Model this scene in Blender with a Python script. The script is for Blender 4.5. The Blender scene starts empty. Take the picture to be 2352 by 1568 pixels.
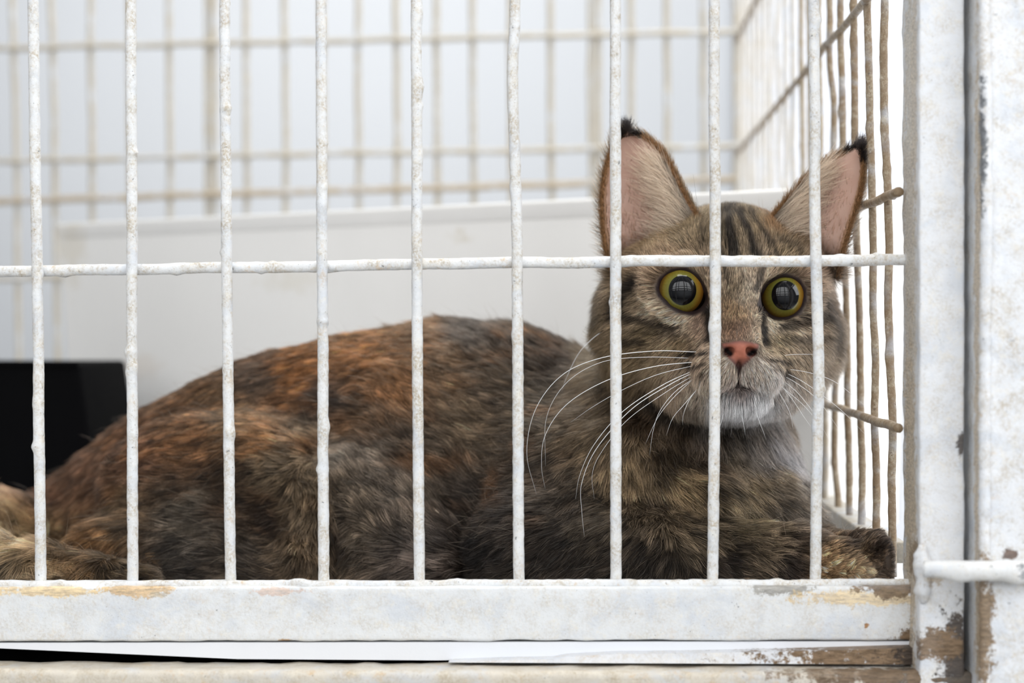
import bpy, bmesh, math
import numpy as np
from mathutils import Vector, Matrix
from mathutils.kdtree import KDTree

rng = np.random.default_rng(7)
S = bpy.context.scene
COL = S.collection

# ------------------------------------------------------------------ camera
F = 3850.0                      # focal length in pixels of the 2352 px frame
CAM = np.array([0.0, -0.70, 0.12])
d_ = np.array([168 / F, 29 / F, -1.0]); d_ /= np.linalg.norm(d_)
x_ = np.array([1.0, 0.004, 0.0]); x_[2] = (x_[0] * d_[0] + x_[1] * d_[1]) / -d_[2]; x_ /= np.linalg.norm(x_)
z_ = np.cross(x_, d_)
R = np.array([x_, d_, z_])
cam_data = bpy.data.cameras.new('camera'); cam = bpy.data.objects.new('camera', cam_data); COL.objects.link(cam)
cam_data.sensor_width = 36.0; cam_data.lens = F / 2352 * 36.0
cam_data.clip_start = 0.01
M = Matrix([[*R[0], CAM[0]], [*R[1], CAM[1]], [*R[2], CAM[2]], [0, 0, 0, 1]])
cam.matrix_world = M
S.camera = cam
cam_data.dof.use_dof = True
cam_data.dof.focus_distance = 0.735
cam_data.dof.aperture_fstop = 6.3


def P(px, py, Y):
    """world point on the plane at depth Y whose line of sight leaves the photograph at px, py"""
    r = R @ np.array([(px - 1176) / F, (784 - py) / F, -1.0])
    return CAM + r * ((Y - CAM[1]) / r[1])


def proj(p):
    q = (p - CAM) @ R
    return 1176 - F * q[:, 0] / q[:, 2], 784 + F * q[:, 1] / q[:, 2]


# ------------------------------------------------------------------ world, lights, exposure
S.view_settings.view_transform = 'Standard'; S.view_settings.look = 'None'
S.view_settings.gamma = 1.0; S.view_settings.use_curve_mapping = False
S.view_settings.exposure = -0.12
S.cycles.max_bounces = 8; S.cycles.diffuse_bounces = 3; S.cycles.glossy_bounces = 3
S.cycles.transmission_bounces = 4; S.cycles.transparent_max_bounces = 8
S.cycles.sample_clamp_indirect = 4.0
W = bpy.data.worlds.new('sky'); S.world = W; W.use_nodes = True
W.node_tree.nodes['Background'].inputs[0].default_value = (0.93, 0.96, 1.0, 1)
W.node_tree.nodes['Background'].inputs[1].default_value = 0.30


def area(name, loc, target, sx, sy, power, color):
    l = bpy.data.lights.new(name, 'AREA'); l.shape = 'RECTANGLE'; l.size = sx; l.size_y = sy
    l.energy = power; l.color = color
    o = bpy.data.objects.new(name, l); COL.objects.link(o); o.location = loc
    o.rotation_euler = (Vector(target) - Vector(loc)).to_track_quat('-Z', 'Y').to_euler()
    return o


area('daylight_front_window', (0.1, -1.62, 1.17), (0.1, 0, 1.17), 3.3, 1.75, 74, (0.98, 0.99, 1.0))
area('daylight_side_window', (1.7, 0.1, 1.0), (0.1, 0.15, 0.1), 1.4, 1.4, 34, (0.97, 0.985, 1.0))
area('overhead_fill', (0.1, 0.75, 1.5), (0.0, 0.75, 0.0), 1.6, 0.8, 27, (1.0, 0.99, 0.97))  # added overhead fill for the back wall and fur tops, no fixture


# ------------------------------------------------------------------ helpers
def lin(c):
    c = np.asarray(c, float) / 255.0
    return np.where(c <= 0.04045, c / 12.92, ((c + 0.055) / 1.055) ** 2.4)


def hashn(ix, iy, iz, seed):
    h = (ix.astype(np.int64) * 374761393 + iy.astype(np.int64) * 668265263 + iz.astype(np.int64) * 2147483647 + seed * 974634777) & 0xFFFFFFFF
    h = ((h ^ (h >> 13)) * 1274126177) & 0xFFFFFFFF
    h = h ^ (h >> 16)
    return (h & 0xFFFFFF) / float(0xFFFFFF)


def vnoise(p, freq, seed=0):
    q = np.asarray(p) * freq; i = np.floor(q).astype(np.int64); f = q - i; f = f * f * (3 - 2 * f)
    out = 0
    for dx in (0, 1):
        for dy in (0, 1):
            for dz in (0, 1):
                w = (f[:, 0] if dx else 1 - f[:, 0]) * (f[:, 1] if dy else 1 - f[:, 1]) * (f[:, 2] if dz else 1 - f[:, 2])
                out = out + w * hashn(i[:, 0] + dx, i[:, 1] + dy, i[:, 2] + dz, seed)
    return out * 2 - 1


def empty(name, loc, label=None, cat=None, group=None, kind=None):
    o = bpy.data.objects.new(name, None); COL.objects.link(o); o.location = loc; o.empty_display_size = 0.02
    tag(o, label, cat, group, kind)
    return o


def tag(o, label=None, cat=None, group=None, kind=None):
    if label: o['label'] = label
    if cat: o['category'] = cat
    if group: o['group'] = group
    if kind: o['kind'] = kind
    return o


def origin(o):
    v = Vector((0, 0, 0))
    while o is not None:
        v += o.location; o = o.parent
    return v


def mk(name, verts, faces, mat, parent=None, smooth=True):
    v = np.asarray(verts, float)
    if parent is not None:
        v = v - np.array(origin(parent))
    me = bpy.data.meshes.new(name); me.from_pydata(v.tolist(), [], [list(map(int, f)) for f in faces]); me.update()
    if smooth: me.polygons.foreach_set('use_smooth', [True] * len(me.polygons))
    o = bpy.data.objects.new(name, me); COL.objects.link(o)
    if mat: me.materials.append(mat)
    if parent is not None: o.parent = parent
    return o


def spline(pts, n):
    """Catmull-Rom through pts, n samples per span"""
    p = np.asarray(pts, float)
    if len(p) == 2:
        t = np.linspace(0, 1, n + 1)[:, None]; return p[0] * (1 - t) + p[1] * t
    q = np.vstack([2 * p[0] - p[1], p, 2 * p[-1] - p[-2]]); out = []
    for i in range(len(p) - 1):
        a, b, c, d = q[i:i + 4]
        for t in np.linspace(0, 1, n, endpoint=False):
            out.append(0.5 * (2 * b + (c - a) * t + (2 * a - 5 * b + 4 * c - d) * t * t + (3 * b - a - 3 * c + d) * t ** 3))
    out.append(p[-1]); return np.array(out)


def tube_vf(pts, rad, seg=14, rough=0.0, wobble=0.0, blobs=0, seed=0, taper=None, step=0.0012):
    p = spline(pts, 12)
    L = np.r_[0, np.cumsum(np.linalg.norm(np.diff(p, axis=0), axis=1))]
    n = max(4, int(L[-1] / step)); s = np.linspace(0, L[-1], n)
    c = np.stack([np.interp(s, L, p[:, k]) for k in range(3)], 1)
    t = np.gradient(c, axis=0); t /= np.linalg.norm(t, axis=1)[:, None]
    up = np.array([0, 0, 1.0]) if abs(t[0][2]) < 0.8 else np.array([0, -1.0, 0])
    a = np.cross(t, up); a /= np.linalg.norm(a, axis=1)[:, None]; b = np.cross(t, a)
    rr = np.full(n, rad) if taper is None else rad * np.interp(s / L[-1], np.linspace(0, 1, len(taper)), taper)
    g = np.random.default_rng(seed + 11)
    if wobble:
        q = np.stack([s, s * 0 + seed * 3.1, s * 0], 1)
        c = c + a * (vnoise(q, 38, seed) * wobble)[:, None] + b * (vnoise(q, 38, seed + 5) * wobble)[:, None]
    th = np.linspace(0, 2 * math.pi, seg, endpoint=False)
    nd = a[:, None, :] * np.cos(th)[None, :, None] + b[:, None, :] * np.sin(th)[None, :, None]
    base = c[:, None, :] + nd * rr[:, None, None]
    off = np.zeros((n, seg))
    if rough:
        flat = base.reshape(-1, 3)
        off += ((vnoise(flat, 260, seed) * 0.55 + vnoise(flat, 620, seed + 1) * 0.35) * rough).reshape(n, seg)
    for _ in range(blobs):
        s0 = g.uniform(0, L[-1]); w = g.uniform(0.0012, 0.0032); h = g.uniform(0.1, 0.42) * rad; ph = g.uniform(0, 6.28)
        off += h * np.exp(-((s - s0) / w) ** 2)[:, None] * (0.05 + 0.95 * np.clip(np.cos(th - ph), 0, 1))[None, :]
    V = (c[:, None, :] + nd * (rr[:, None] + off)[:, :, None]).reshape(-1, 3)
    Fc = []
    for i in range(n - 1):
        for j in range(seg):
            k = (j + 1) % seg
            Fc.append((i * seg + j, i * seg + k, (i + 1) * seg + k, (i + 1) * seg + j))
    Fc.append(tuple(range(seg))[::-1]); Fc.append(tuple((n - 1) * seg + j for j in range(seg)))
    return V, Fc


def tube(name, pts, rad, mat, parent, **kw):
    v, f = tube_vf(pts, rad, **kw); return mk(name, v, f, mat, parent)


def hexa(name, c8, mat, parent, bevel=0.0006, cuts=0, amp=0.0, freq=150, seed=0, smooth=True):
    """box from 8 corners (front: bl br tr tl, back: bl br tr tl), bevelled, optionally subdivided and dented"""
    bm = bmesh.new()
    off = np.array(origin(parent)) if parent is not None else np.zeros(3)
    v = [bm.verts.new(np.asarray(p) - off) for p in c8]
    for f in ((0, 1, 2, 3), (5, 4, 7, 6), (4, 0, 3, 7), (1, 5, 6, 2), (3, 2, 6, 7), (4, 5, 1, 0)):
        bm.faces.new([v[i] for i in f])
    if bevel: bmesh.ops.bevel(bm, geom=list(bm.edges), offset=bevel, segments=3, affect='EDGES', profile=0.5)
    if cuts:
        for _ in range(14):
            long = [e for e in bm.edges if e.calc_length() > cuts]
            if not long: break
            bmesh.ops.subdivide_edges(bm, edges=long, cuts=1, use_grid_fill=True)
        bmesh.ops.triangulate(bm, faces=[f for f in bm.faces if len(f.verts) > 4])
    bmesh.ops.recalc_face_normals(bm, faces=bm.faces)
    if amp:
        bm.normal_update(); bm.verts.ensure_lookup_table()
        co = np.array([q.co for q in bm.verts]) + off
        dsp = (vnoise(co, freq, seed) * 0.6 + vnoise(co, freq * 2.7, seed + 3) * 0.4) * amp
        for q, s_ in zip(bm.verts, dsp): q.co += q.normal * float(s_)
    me = bpy.data.meshes.new(name); bm.to_mesh(me); bm.free()
    if smooth: me.polygons.foreach_set('use_smooth', [True] * len(me.polygons))
    me.materials.append(mat)
    o = bpy.data.objects.new(name, me); COL.objects.link(o)
    if parent is not None: o.parent = parent
    return o


def box8(x0, x1, y0, y1, z0, z1):
    return [(x0, y0, z0), (x1, y0, z0), (x1, y0, z1), (x0, y0, z1), (x0, y1, z0), (x1, y1, z0), (x1, y1, z1), (x0, y1, z1)]


# ------------------------------------------------------------------ materials
class NT:
    def __init__(s, name):
        s.m = bpy.data.materials.new(name); s.m.use_nodes = True; s.t = s.m.node_tree
        s.b = s.t.nodes['Principled BSDF']; s.pos = s.t.nodes.new('ShaderNodeNewGeometry').outputs['Position']

    def n(s, typ, **kw):
        o = s.t.nodes.new(typ)
        for k, v in kw.items(): setattr(o, k, v)
        return o

    def set(s, sock, v):
        if isinstance(v, bpy.types.NodeSocket): s.t.links.new(v, sock)
        else: sock.default_value = v

    def noise(s, scale, detail=4, rough=0.6, vec=None, dist=0.0):
        o = s.n('ShaderNodeTexNoise'); s.set(o.inputs['Vector'], vec if vec is not None else s.pos)
        o.inputs['Scale'].default_value = scale; o.inputs['Detail'].default_value = detail
        o.inputs['Roughness'].default_value = rough; o.inputs['Distortion'].default_value = dist
        return o.outputs['Fac']

    def ramp(s, x, lo, hi, a=0.0, b=1.0):
        o = s.n('ShaderNodeMapRange'); o.interpolation_type = 'SMOOTHSTEP'; s.set(o.inputs[0], x)
        for i, v in enumerate((lo, hi, a, b)): o.inputs[1 + i].default_value = v
        return o.outputs[0]

    def math(s, op, a, b=0.0, c=0.0):
        o = s.n('ShaderNodeMath', operation=op); s.set(o.inputs[0], a); s.set(o.inputs[1], b); s.set(o.inputs[2], c)
        return o.outputs[0]

    def mix(s, f, a, b):
        o = s.n('ShaderNodeMix', data_type='RGBA')
        s.set(o.inputs[0], f)
        for i, v in ((6, a), (7, b)):
            s.set(o.inputs[i], v if isinstance(v, bpy.types.NodeSocket) else (*v, 1))
        return o.outputs[2]

    def dist(s, c, scale=(1, 1, 1), vec=None):
        a = s.n('ShaderNodeVectorMath', operation='SUBTRACT'); s.set(a.inputs[0], vec if vec is not None else s.pos); a.inputs[1].default_value = tuple(c)
        b = s.n('ShaderNodeVectorMath', operation='MULTIPLY'); s.t.links.new(a.outputs[0], b.inputs[0]); b.inputs[1].default_value = scale
        l = s.n('ShaderNodeVectorMath', operation='LENGTH'); s.t.links.new(b.outputs[0], l.inputs[0])
        return l.outputs['Value']

    def bump(s, h, strength, distance):
        o = s.n('ShaderNodeBump'); o.inputs['Strength'].default_value = strength; o.inputs['Distance'].default_value = distance
        s.set(o.inputs['Height'], h); s.t.links.new(o.outputs[0], s.b.inputs['Normal'])


WHITE = lin((232, 233, 233)); GRIME = lin((186, 172, 148)); CHIP = lin((105, 108, 112)); RUST = lin((96, 66, 44)); OCHRE = lin((205, 170, 118))


def paint(name, base=WHITE, grime=0.35, chips=0.5, rust=0.0, patches=(), rough=0.42, bump=0.35, ochre=0.25):
    m = NT(name)
    g = m.math('MULTIPLY', m.ramp(m.noise(95, 7, 0.75, dist=0.4), 0.40, 0.66), m.ramp(m.noise(900, 4, 0.75), 0.34, 0.62))
    c = m.mix(m.math('MULTIPLY', g, min(1.0, grime * 1.5)), base, GRIME)
    c = m.mix(m.ramp(m.noise(60, 5, 0.6, dist=0.5), 0.48, 0.72, 0, 0.55), c, lin((204, 211, 221)))
    c = m.mix(m.ramp(m.noise(210, 5, 0.7, dist=0.3), 0.50, 0.70, 0, 0.35), c, lin((240, 232, 214)))
    if ochre:
        c = m.mix(m.math('MULTIPLY', m.ramp(m.noise(130, 7, 0.8, dist=0.3), 0.55, 0.70), ochre * 1.3), c, OCHRE)
    ch = m.ramp(m.noise(430, 5, 0.65, dist=0.4), 0.70 - 0.05 * chips, 0.725 - 0.05 * chips)
    c = m.mix(m.math('MULTIPLY', ch, 0.8), c, CHIP)
    sp = m.ramp(m.noise(1500, 3, 0.6), 0.69 - 0.03 * chips, 0.72 - 0.03 * chips)
    c = m.mix(m.math('MULTIPLY', sp, 0.7), c, lin((92, 80, 66)))
    if rust:
        c = m.mix(m.ramp(m.noise(420, 5, 0.7), 0.70 - 0.08 * rust, 0.76 - 0.08 * rust, 0, 0.85), c, RUST)
    nz = m.math('ADD', m.math('MULTIPLY', m.noise(170, 8, 0.72, dist=0.3), 0.7), m.math('MULTIPLY', m.noise(700, 5, 0.7), 0.3))
    st = m.n('ShaderNodeVectorMath', operation='MULTIPLY'); m.t.links.new(m.pos, st.inputs[0]); st.inputs[1].default_value = (0.3, 0.5, 1.6)
    streak = m.ramp(m.noise(700, 6, 0.75, vec=st.outputs[0]), 0.34, 0.66)
    hsum = None
    for (pt, sc, rad, colr, amt) in patches:
        dd = m.math('ADD', m.dist(pt, sc), m.math('MULTIPLY', m.math('SUBTRACT', nz, 0.5), rad * 4.2))
        f = m.ramp(dd, rad * 0.70, rad * 1.05, amt, 0.0)
        colr = np.asarray(colr)
        tone = m.mix(streak, tuple(colr * 0.68), tuple(np.clip(colr * 1.45 + 0.02, 0, 1)))
        c = m.mix(f, c, tone)
    m.set(m.b.inputs['Base Color'], c)
    m.b.inputs['Roughness'].default_value = rough
    m.b.inputs['Specular IOR Level'].default_value = 0.35
    m.bump(m.math('ADD', m.math('ADD', m.noise(420, 6, 0.7), m.math('MULTIPLY', ch, -0.4)), m.math('MULTIPLY', m.noise(90, 3, 0.5), 0.8)), bump, 0.0009)
    return m.m


def plain(name, col, rough=0.5, scale=40, var=0.06, bump=0.0, spec=0.4, bdist=0.001, stains=()):
    m = NT(name)
    col = np.asarray(col)
    m.set(m.b.inputs['Base Color'], m.mix(m.noise(scale, 5, 0.6), tuple(col * (1 - var)), tuple(np.clip(col * (1 + var), 0, 1))))
    for (pt, sc, rad, sc_, amt) in stains:
        dd = m.math('ADD', m.dist(pt, sc), m.math('MULTIPLY', m.math('SUBTRACT', m.noise(120, 6, 0.7), 0.5), rad * 2.5))
        m.set(m.b.inputs['Base Color'], m.mix(m.ramp(dd, rad * .3, rad * 1.1, amt, 0), m.b.inputs['Base Color'].links[0].from_socket, sc_))
    m.b.inputs['Roughness'].default_value = rough; m.b.inputs['Specular IOR Level'].default_value = spec
    if bump: m.bump(m.noise(scale * 6, 5, 0.6), bump, bdist)
    return m.m


M_bar = paint('painted_wire', grime=0.75, chips=0.75, ochre=0.3, bump=0.6)
M_cross = paint('painted_crossbar', grime=0.85, chips=0.8, ochre=0.55, bump=0.6)
BR = lin((92, 66, 50)); GR = lin((150, 146, 138)); WD = lin((120, 98, 74)); DK = lin((62, 50, 40)); TN = lin((222, 190, 140))
M_rail = paint('painted_rail', base=lin((229, 231, 232)), grime=0.3, chips=0.25, ochre=0.18, bump=0.5, patches=[
    (P(380, 1337, 0.0), (1, 0.3, 1.6), 0.0038, BR, 1), (P(310, 1352, -0.01), (0.22, 1, 1.1), 0.0042, OCHRE, .8),
    (P(120, 1356, -0.01), (0.14, 1, 1.3), 0.0035, TN, .8), (P(640, 1358, -0.01), (0.3, 1, 1.6), 0.0032, lin((200, 160, 130)), .5),
    (P(1800, 1345, -0.01), (0.32, .4, 1), 0.0042, GR, .85), (P(1990, 1372, -0.01), (0.16, 1, 1.3), 0.0048, TN, .7),
    (P(2050, 1350, -0.01), (0.3, .5, 1.1), 0.005, WD, .9), (P(1990, 1436, -0.01), (1, 1, .8), 0.0012, lin((165, 125, 85)), 1),
    (P(2105, 1415, -0.01), (1, 1, .8), 0.0014, lin((165, 125, 85)), 1), (P(655, 1472, -0.01), (.5, 1, 1.5), 0.0014, lin((170, 135, 90)), .9),
    (P(365, 1365, -0.01), (.5, 1, 1.4), 0.0022, lin((190, 175, 150)), .8), (P(2130, 1475, -0.01), (.35, .5, .8), 0.0062, WD, 1)])
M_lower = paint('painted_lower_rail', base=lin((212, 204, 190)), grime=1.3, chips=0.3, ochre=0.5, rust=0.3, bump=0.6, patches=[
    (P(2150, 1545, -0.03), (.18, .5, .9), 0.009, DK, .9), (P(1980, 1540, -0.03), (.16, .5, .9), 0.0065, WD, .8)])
M_strip = paint('painted_lower_strip', base=lin((230, 232, 236)), grime=0.3, chips=0.2, ochre=0.25, patches=[
    (P(2080, 1500, -0.012), (.14, .5, .9), 0.0085, WD, 1), (P(2190, 1520, -0.02), (.3, .5, .6), 0.0085, DK, 1),
    (P(1820, 1525, -0.012), (.08, .5, 1.2), 0.0022, WD, .9)])
M_post = paint('painted_post', base=lin((231, 233, 236)), grime=0.35, chips=0.3, ochre=0.15, bump=0.5, patches=[
    (P(2098, 200, -0.02), (1.2, .6, .07), 0.004, lin((190, 175, 155)), .7), (P(2090, 700, -0.01), (1.1, .3, .022), 0.0042, lin((196, 186, 170)), .75), (P(2090, 1200, -0.01), (1.1, .3, .05), 0.0042, lin((186, 170, 146)), .75), (P(2098, 1285, -0.02), (.9, .4, .5), 0.0045, WD, .6),
    (P(2210, 1500, -0.03), (.8, .5, .35), 0.0075, DK, .95), (P(2208, 1020, -0.03), (1, 1, .4), 0.002, DK, .9),
    (P(2160, 1480, -0.03), (.4, .5, .8), 0.0055, WD, .95), (P(2140, 1330, -.03), (.6, .5, 1), 0.0035, lin((170, 150, 120)), .7)])
M_door = paint('painted_door_frame', base=lin((233, 235, 238)), grime=0.5, chips=0.4, ochre=0.2, rust=0.15, bump=0.6, patches=[
    (P(2255, 330, -0.045), (1.2, .6, .07), 0.0024, CHIP, .95), (P(2250, 1430, -0.045), (.8, .5, .16), 0.0045, lin((132, 110, 84)), .95),
    (P(2250, 900, -0.04), (.9, .6, .02), 0.0034, lin((186, 168, 142)), .8), (P(2315, 1275, -.045), (.9, .5, 1), 0.0028, BR, .9)])
M_sidewire = paint('mid_tone_wire', base=lin((176, 162, 142)), grime=0.8, chips=0.5, ochre=0.2, rust=0.4, bump=0.6)  # middle step between the dark near wires and the pale far ones
M_sidewire_backlit = paint('backlit_side_wire', base=lin((146, 124, 98)), grime=0.7, chips=0.6, ochre=0.2, rust=0.8, bump=0.8)  # rust, plus the backlit darkness of the near wires put into the paint
M_sidewire_far = paint('pale_side_wire', base=lin((214, 210, 204)), grime=0.4, chips=0.2, ochre=0.1)  # far wires paled, their distant brightness put into the paint
M_backwire = paint('aged_back_wire', base=lin((184, 178, 166)), grime=0.5, chips=0.3, ochre=0.0, bump=0.4)
M_rod = paint('painted_rod', grime=0.3, chips=0.9, ochre=0.1, patches=[(P(2345, 1312, -0.053), (1, 1, 1), 0.003, CHIP, .9)])
M_wall = plain('wall_paint', lin((218, 221, 225)), 0.7, 3, 0.02)
M_floorroom = plain('room_floor', lin((205, 203, 198)), 0.5, 4, 0.05)
M_plastic = plain('white_plastic', lin((240, 238, 234)), 0.35, 22, 0.03, spec=0.5, stains=[(P(1325, 515, .34), (.6, .3, 1), .006, lin((205, 190, 150)), .8), (P(1072, 545, .38), (.6, .3, 1), .007, lin((214, 204, 184)), .6),
    (P(160, 560, .55), (1, .3, .4), .016, lin((222, 214, 198)), .6), (P(700, 640, .45), (.3, .3, 1), .012, lin((226, 220, 206)), .5), (P(330, 840, .52), (.6, .3, 1), .012, lin((226, 216, 204)), .5)])
M_tray = plain('white_tray', lin((228, 230, 234)), 0.3, 60, 0.02, 0.1)
M_black = plain('black_plastic', lin((6, 6, 7)), 0.7, 60, 0.2, spec=0.03)
M_frame = plain('window_frame_paint', lin((60, 62, 66)), 0.5, 20, 0.05)

# ------------------------------------------------------------------ setting
hexa('floor', box8(-2.6, 2.6, -1.7, 2.8, -0.87, -0.85), M_floorroom, None, 0)['kind'] = 'structure'
XW = 0.262                                                # where the tall window in the back wall begins
hexa('wall_back', box8(-2.6, XW, 2.2, 2.26, -0.85, 2.2), M_wall, None, 0)['kind'] = 'structure'
wb = hexa('wall_back', box8(1.5, 2.6, 2.2, 2.26, -0.85, 2.2), M_wall, None, 0); wb['kind'] = 'structure'


def window(name, corners_rect, mull, y, mat_glow, parent_loc):
    x0, x1, z0, z1 = corners_rect
    w = empty(name, parent_loc, kind='structure')
    hexa('window_pane', box8(x0, x1, y + 0.03, y + 0.035, z0, z1), mat_glow, w, 0)
    for (a, b, c, d) in mull:
        hexa('window_frame', box8(a, b, y - 0.02, y + 0.02, c, d), M_frame if mull_dark else M_tray, w, 0.002)
    return w


glow = NT('bright_window_daylight')
glow.b.inputs['Base Color'].default_value = (0.9, 0.93, 1, 1)
glow.b.inputs['Emission Color'].default_value = (0.93, 0.96, 1, 1); glow.b.inputs['Emission Strength'].default_value = 0.30
mull_dark = False
window('window_1', (XW, 1.5, -0.85, 2.2), [(XW, XW + 0.02, -0.85, 2.2), (1.46, 1.5, -0.85, 2.2)], 2.2, glow.m, (0.9, 2.2, -0.85))

# window wall behind the photographer: piers round a wide opening, dark mullions
for (a, b, c, d) in ((-2.6, -1.6, -0.85, 2.2), (1.8, 2.6, -0.85, 2.2), (-1.6, 1.8, -0.85, 0.26), (-1.6, 1.8, 2.06, 2.2)):
    hexa('wall_front', box8(a, b, -1.60, -1.54, c, d), M_wall, None, 0)['kind'] = 'structure'
w2 = empty('window_2', (0.1, -1.56, 0.26), kind='structure')
for x in (-1.57, -0.42, 0.72, 1.77):
    hexa('window_mullion', box8(x - 0.035, x + 0.035, -1.58, -1.52, 0.26, 2.06), M_frame, w2, 0.002)
for z in (0.29, 0.82, 2.03):
    hexa('window_mullion', box8(-1.6, 1.8, -1.58, -1.52, z - 0.03, z + 0.03), M_frame, w2, 0.002)

# bench the cage stands on, white ledge beside it
bench = hexa('bench', box8(-0.62, 0.62, -0.003, 0.95, -0.06, -0.036), M_tray, None, 0.002)
tag(bench, 'white bench top under the wire cage', 'bench')
lt = P(2060, 402, 0.5)
ledge = hexa('ledge', box8(0.20, 0.9, 0.50, 0.8, -0.035, lt[2]), M_tray, None, 0.004)
tag(ledge, 'white box seen through the side wires at the right of the cage', 'box')

# ------------------------------------------------------------------ the cage
cage = empty('cage', (-0.1, 0.35, -0.03), 'white painted wire cage with chipped frame holding the tabby cat', 'cage')

fr = empty('front_grille', (0, 0, 0)); fr.parent = cage; fr.location = Vector((0, 0, 0)) - cage.location
bars = [
    [(-598, -40), (-590, 620), (-572, 1352)], [(-372, -40), (-368, 620), (-354, 1352)], [(-148, -40), (-144, 620), (-132, 1352)],
    [(76, -40), (80, 300), (85, 622), (90, 1000), (94, 1352)],
    [(300, -40), (302, 300), (303, 620), (304, 1000), (305, 1352)],
    [(516, -40), (518, 300), (521, 620), (525, 1000), (530, 1352)],
    [(738, -40), (739, 300), (740, 620), (742, 1000), (744, 1352)],
    [(957, -40), (957, 300), (958, 620), (960, 1000), (963, 1352)],
    [(1184, -40), (1177, 170), (1184, 400), (1189, 700), (1190, 1000), (1192, 1352)],
    [(1413, -40), (1413, 300), (1414, 620), (1415, 1000), (1415, 1352)],
    [(1640, -40), (1641, 300), (1643, 620), (1641, 1000), (1637, 1352)],
    [(1869, -40), (1871, 250), (1873, 500), (1880, 830), (1878, 1000), (1872, 1352)],
]
for i, b in enumerate(bars):
    b = [(b[0][0] + (b[0][0] - b[1][0]) * .5, -900)] + b
    tube('vertical_bar', [P(x, y, 0.0) for x, y in b], 0.00232, M_bar, fr, rough=0.00020, wobble=0.00016, blobs=8, seed=i * 7 + 3, step=0.0008)
tube('crossbar', [P(x, y, 0.0042) for x, y in ((-640, 630), (-60, 623), (250, 619), (500, 615), (1000, 607), (1400, 601), (1900, 599), (2090, 597))],
     0.00238, M_cross, fr, rough=0.0003, wobble=0.0003, blobs=14, seed=90, step=0.0008)


def P4(a, b, Y):
    return P(a[0], a[1], Y), P(b[0], b[1], Y)


def rail8(xl, xr, yt, ytr, yb, ybr, Yf, Yb, yt_back, ytr_back):
    """rail corners: top edge at yt (front), yt_back (back), bottom at yb"""
    f = [P(xl, yb, Yf), P(xr, ybr, Yf), P(xr, ytr, Yf), P(xl, yt, Yf)]
    bt_l, bt_r = P(xl, yt_back, Yb), P(xr, ytr_back, Yb)
    dl = np.array([f[3][0], Yb, bt_l[2]]); dr = np.array([f[2][0], Yb, bt_r[2]])
    bl = np.array([f[0][0], Yb, f[0][2] + (dl[2] - f[3][2])]); br = np.array([f[1][0], Yb, f[1][2] + (dr[2] - f[2][2])])
    return f + [bl, br, dr, dl]


hexa('bottom_rail', rail8(-640, 2216, 1349, 1346, 1474, 1470, -0.010, 0.008, 1332, 1329), M_rail, fr, 0.0012, 0.005, 0.00055, 130, 5)
def slab(name, pts2, Y, depth, mat, parent):
    f_ = [P(x, y, Y) for x, y in pts2]; k = len(f_)
    v_ = f_ + [p + np.array([0, depth, 0]) for p in f_]
    return mk(name, v_, [tuple(range(k)), tuple(range(2 * k - 1, k - 1, -1))] + [(i_ + k, (i_ + 1) % k + k, (i_ + 1) % k, i_) for i_ in range(k)], mat, parent, False)


slab('lower_strip', [(1030, 1521), (2222, 1526), (2222, 1484), (2050, 1489), (1880, 1494), (1740, 1497), (1600, 1500), (1420, 1502), (1300, 1508), (1270, 1514), (1150, 1516)], -0.016, 0.012, M_strip, fr)
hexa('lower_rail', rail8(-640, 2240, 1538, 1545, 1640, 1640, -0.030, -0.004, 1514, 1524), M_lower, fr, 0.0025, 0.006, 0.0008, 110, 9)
# ledge bead along the top of the rail where the bars are welded
tube('weld_bead', [P(x, y, -0.0055) for x, y in ((-630, 1343), (-90, 1342), (600, 1341), (1200, 1340), (1800, 1339), (2100, 1338))], 0.0016, M_cross, fr,
     rough=0.0005, wobble=0.0004, blobs=40, seed=44, step=0.0012)

hexa('top_rail', rail8(-640, 2112, -930, -930, -850, -850, -0.006, 0.008, -905, -905), M_rail, fr, 0.0012, 0.006, 0.0005, 130, 6)
post = [P(2112, 1640, -0.03), P(2216, 1640, -0.03), P(2216, -930, -0.03), P(2110, -930, -0.03)]
pb = [np.array([post[0][0] + 0.0004, 0.006, post[0][2]]), np.array([post[1][0], 0.006, post[1][2]]), np.array([post[2][0], 0.006, post[2][2]]), np.array([post[3][0], 0.006, post[3][2]])]
hexa('corner_post', post + pb, M_post, cage, 0.0012, 0.006, 0.0007, 90, 21)
tube('weld_lump', [P(2105, 560, 0.0), P(2108, 640, -0.004)], 0.0024, M_post, cage, rough=0.0009, seed=3, taper=[.3, 1, 1.1, .9, .3])
tube('weld_lump', [P(2118, 1250, -0.032), P(2120, 1385, -0.030)], 0.0035, M_post, cage, rough=0.0016, seed=8, taper=[.3, .9, 1.1, .8, 1, .3])

# side grille
XS = P(2075, 755, 0.0)[0] + 0.0005
sg = empty('side_grille', (0, 0, 0)); sg.parent = cage; sg.location = Vector((XS, 0.37, 0)) - cage.location


def zline(px, py, Y=None):
    """height of the side-wall line through photo point"""
    return None


def side_z(px, py):
    r = R @ np.array([(px - 1176) / F, (784 - py) / F, -1.0]); t = (XS - CAM[0]) / r[0]
    p = CAM + r * t
    return p[1], p[2]


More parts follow.
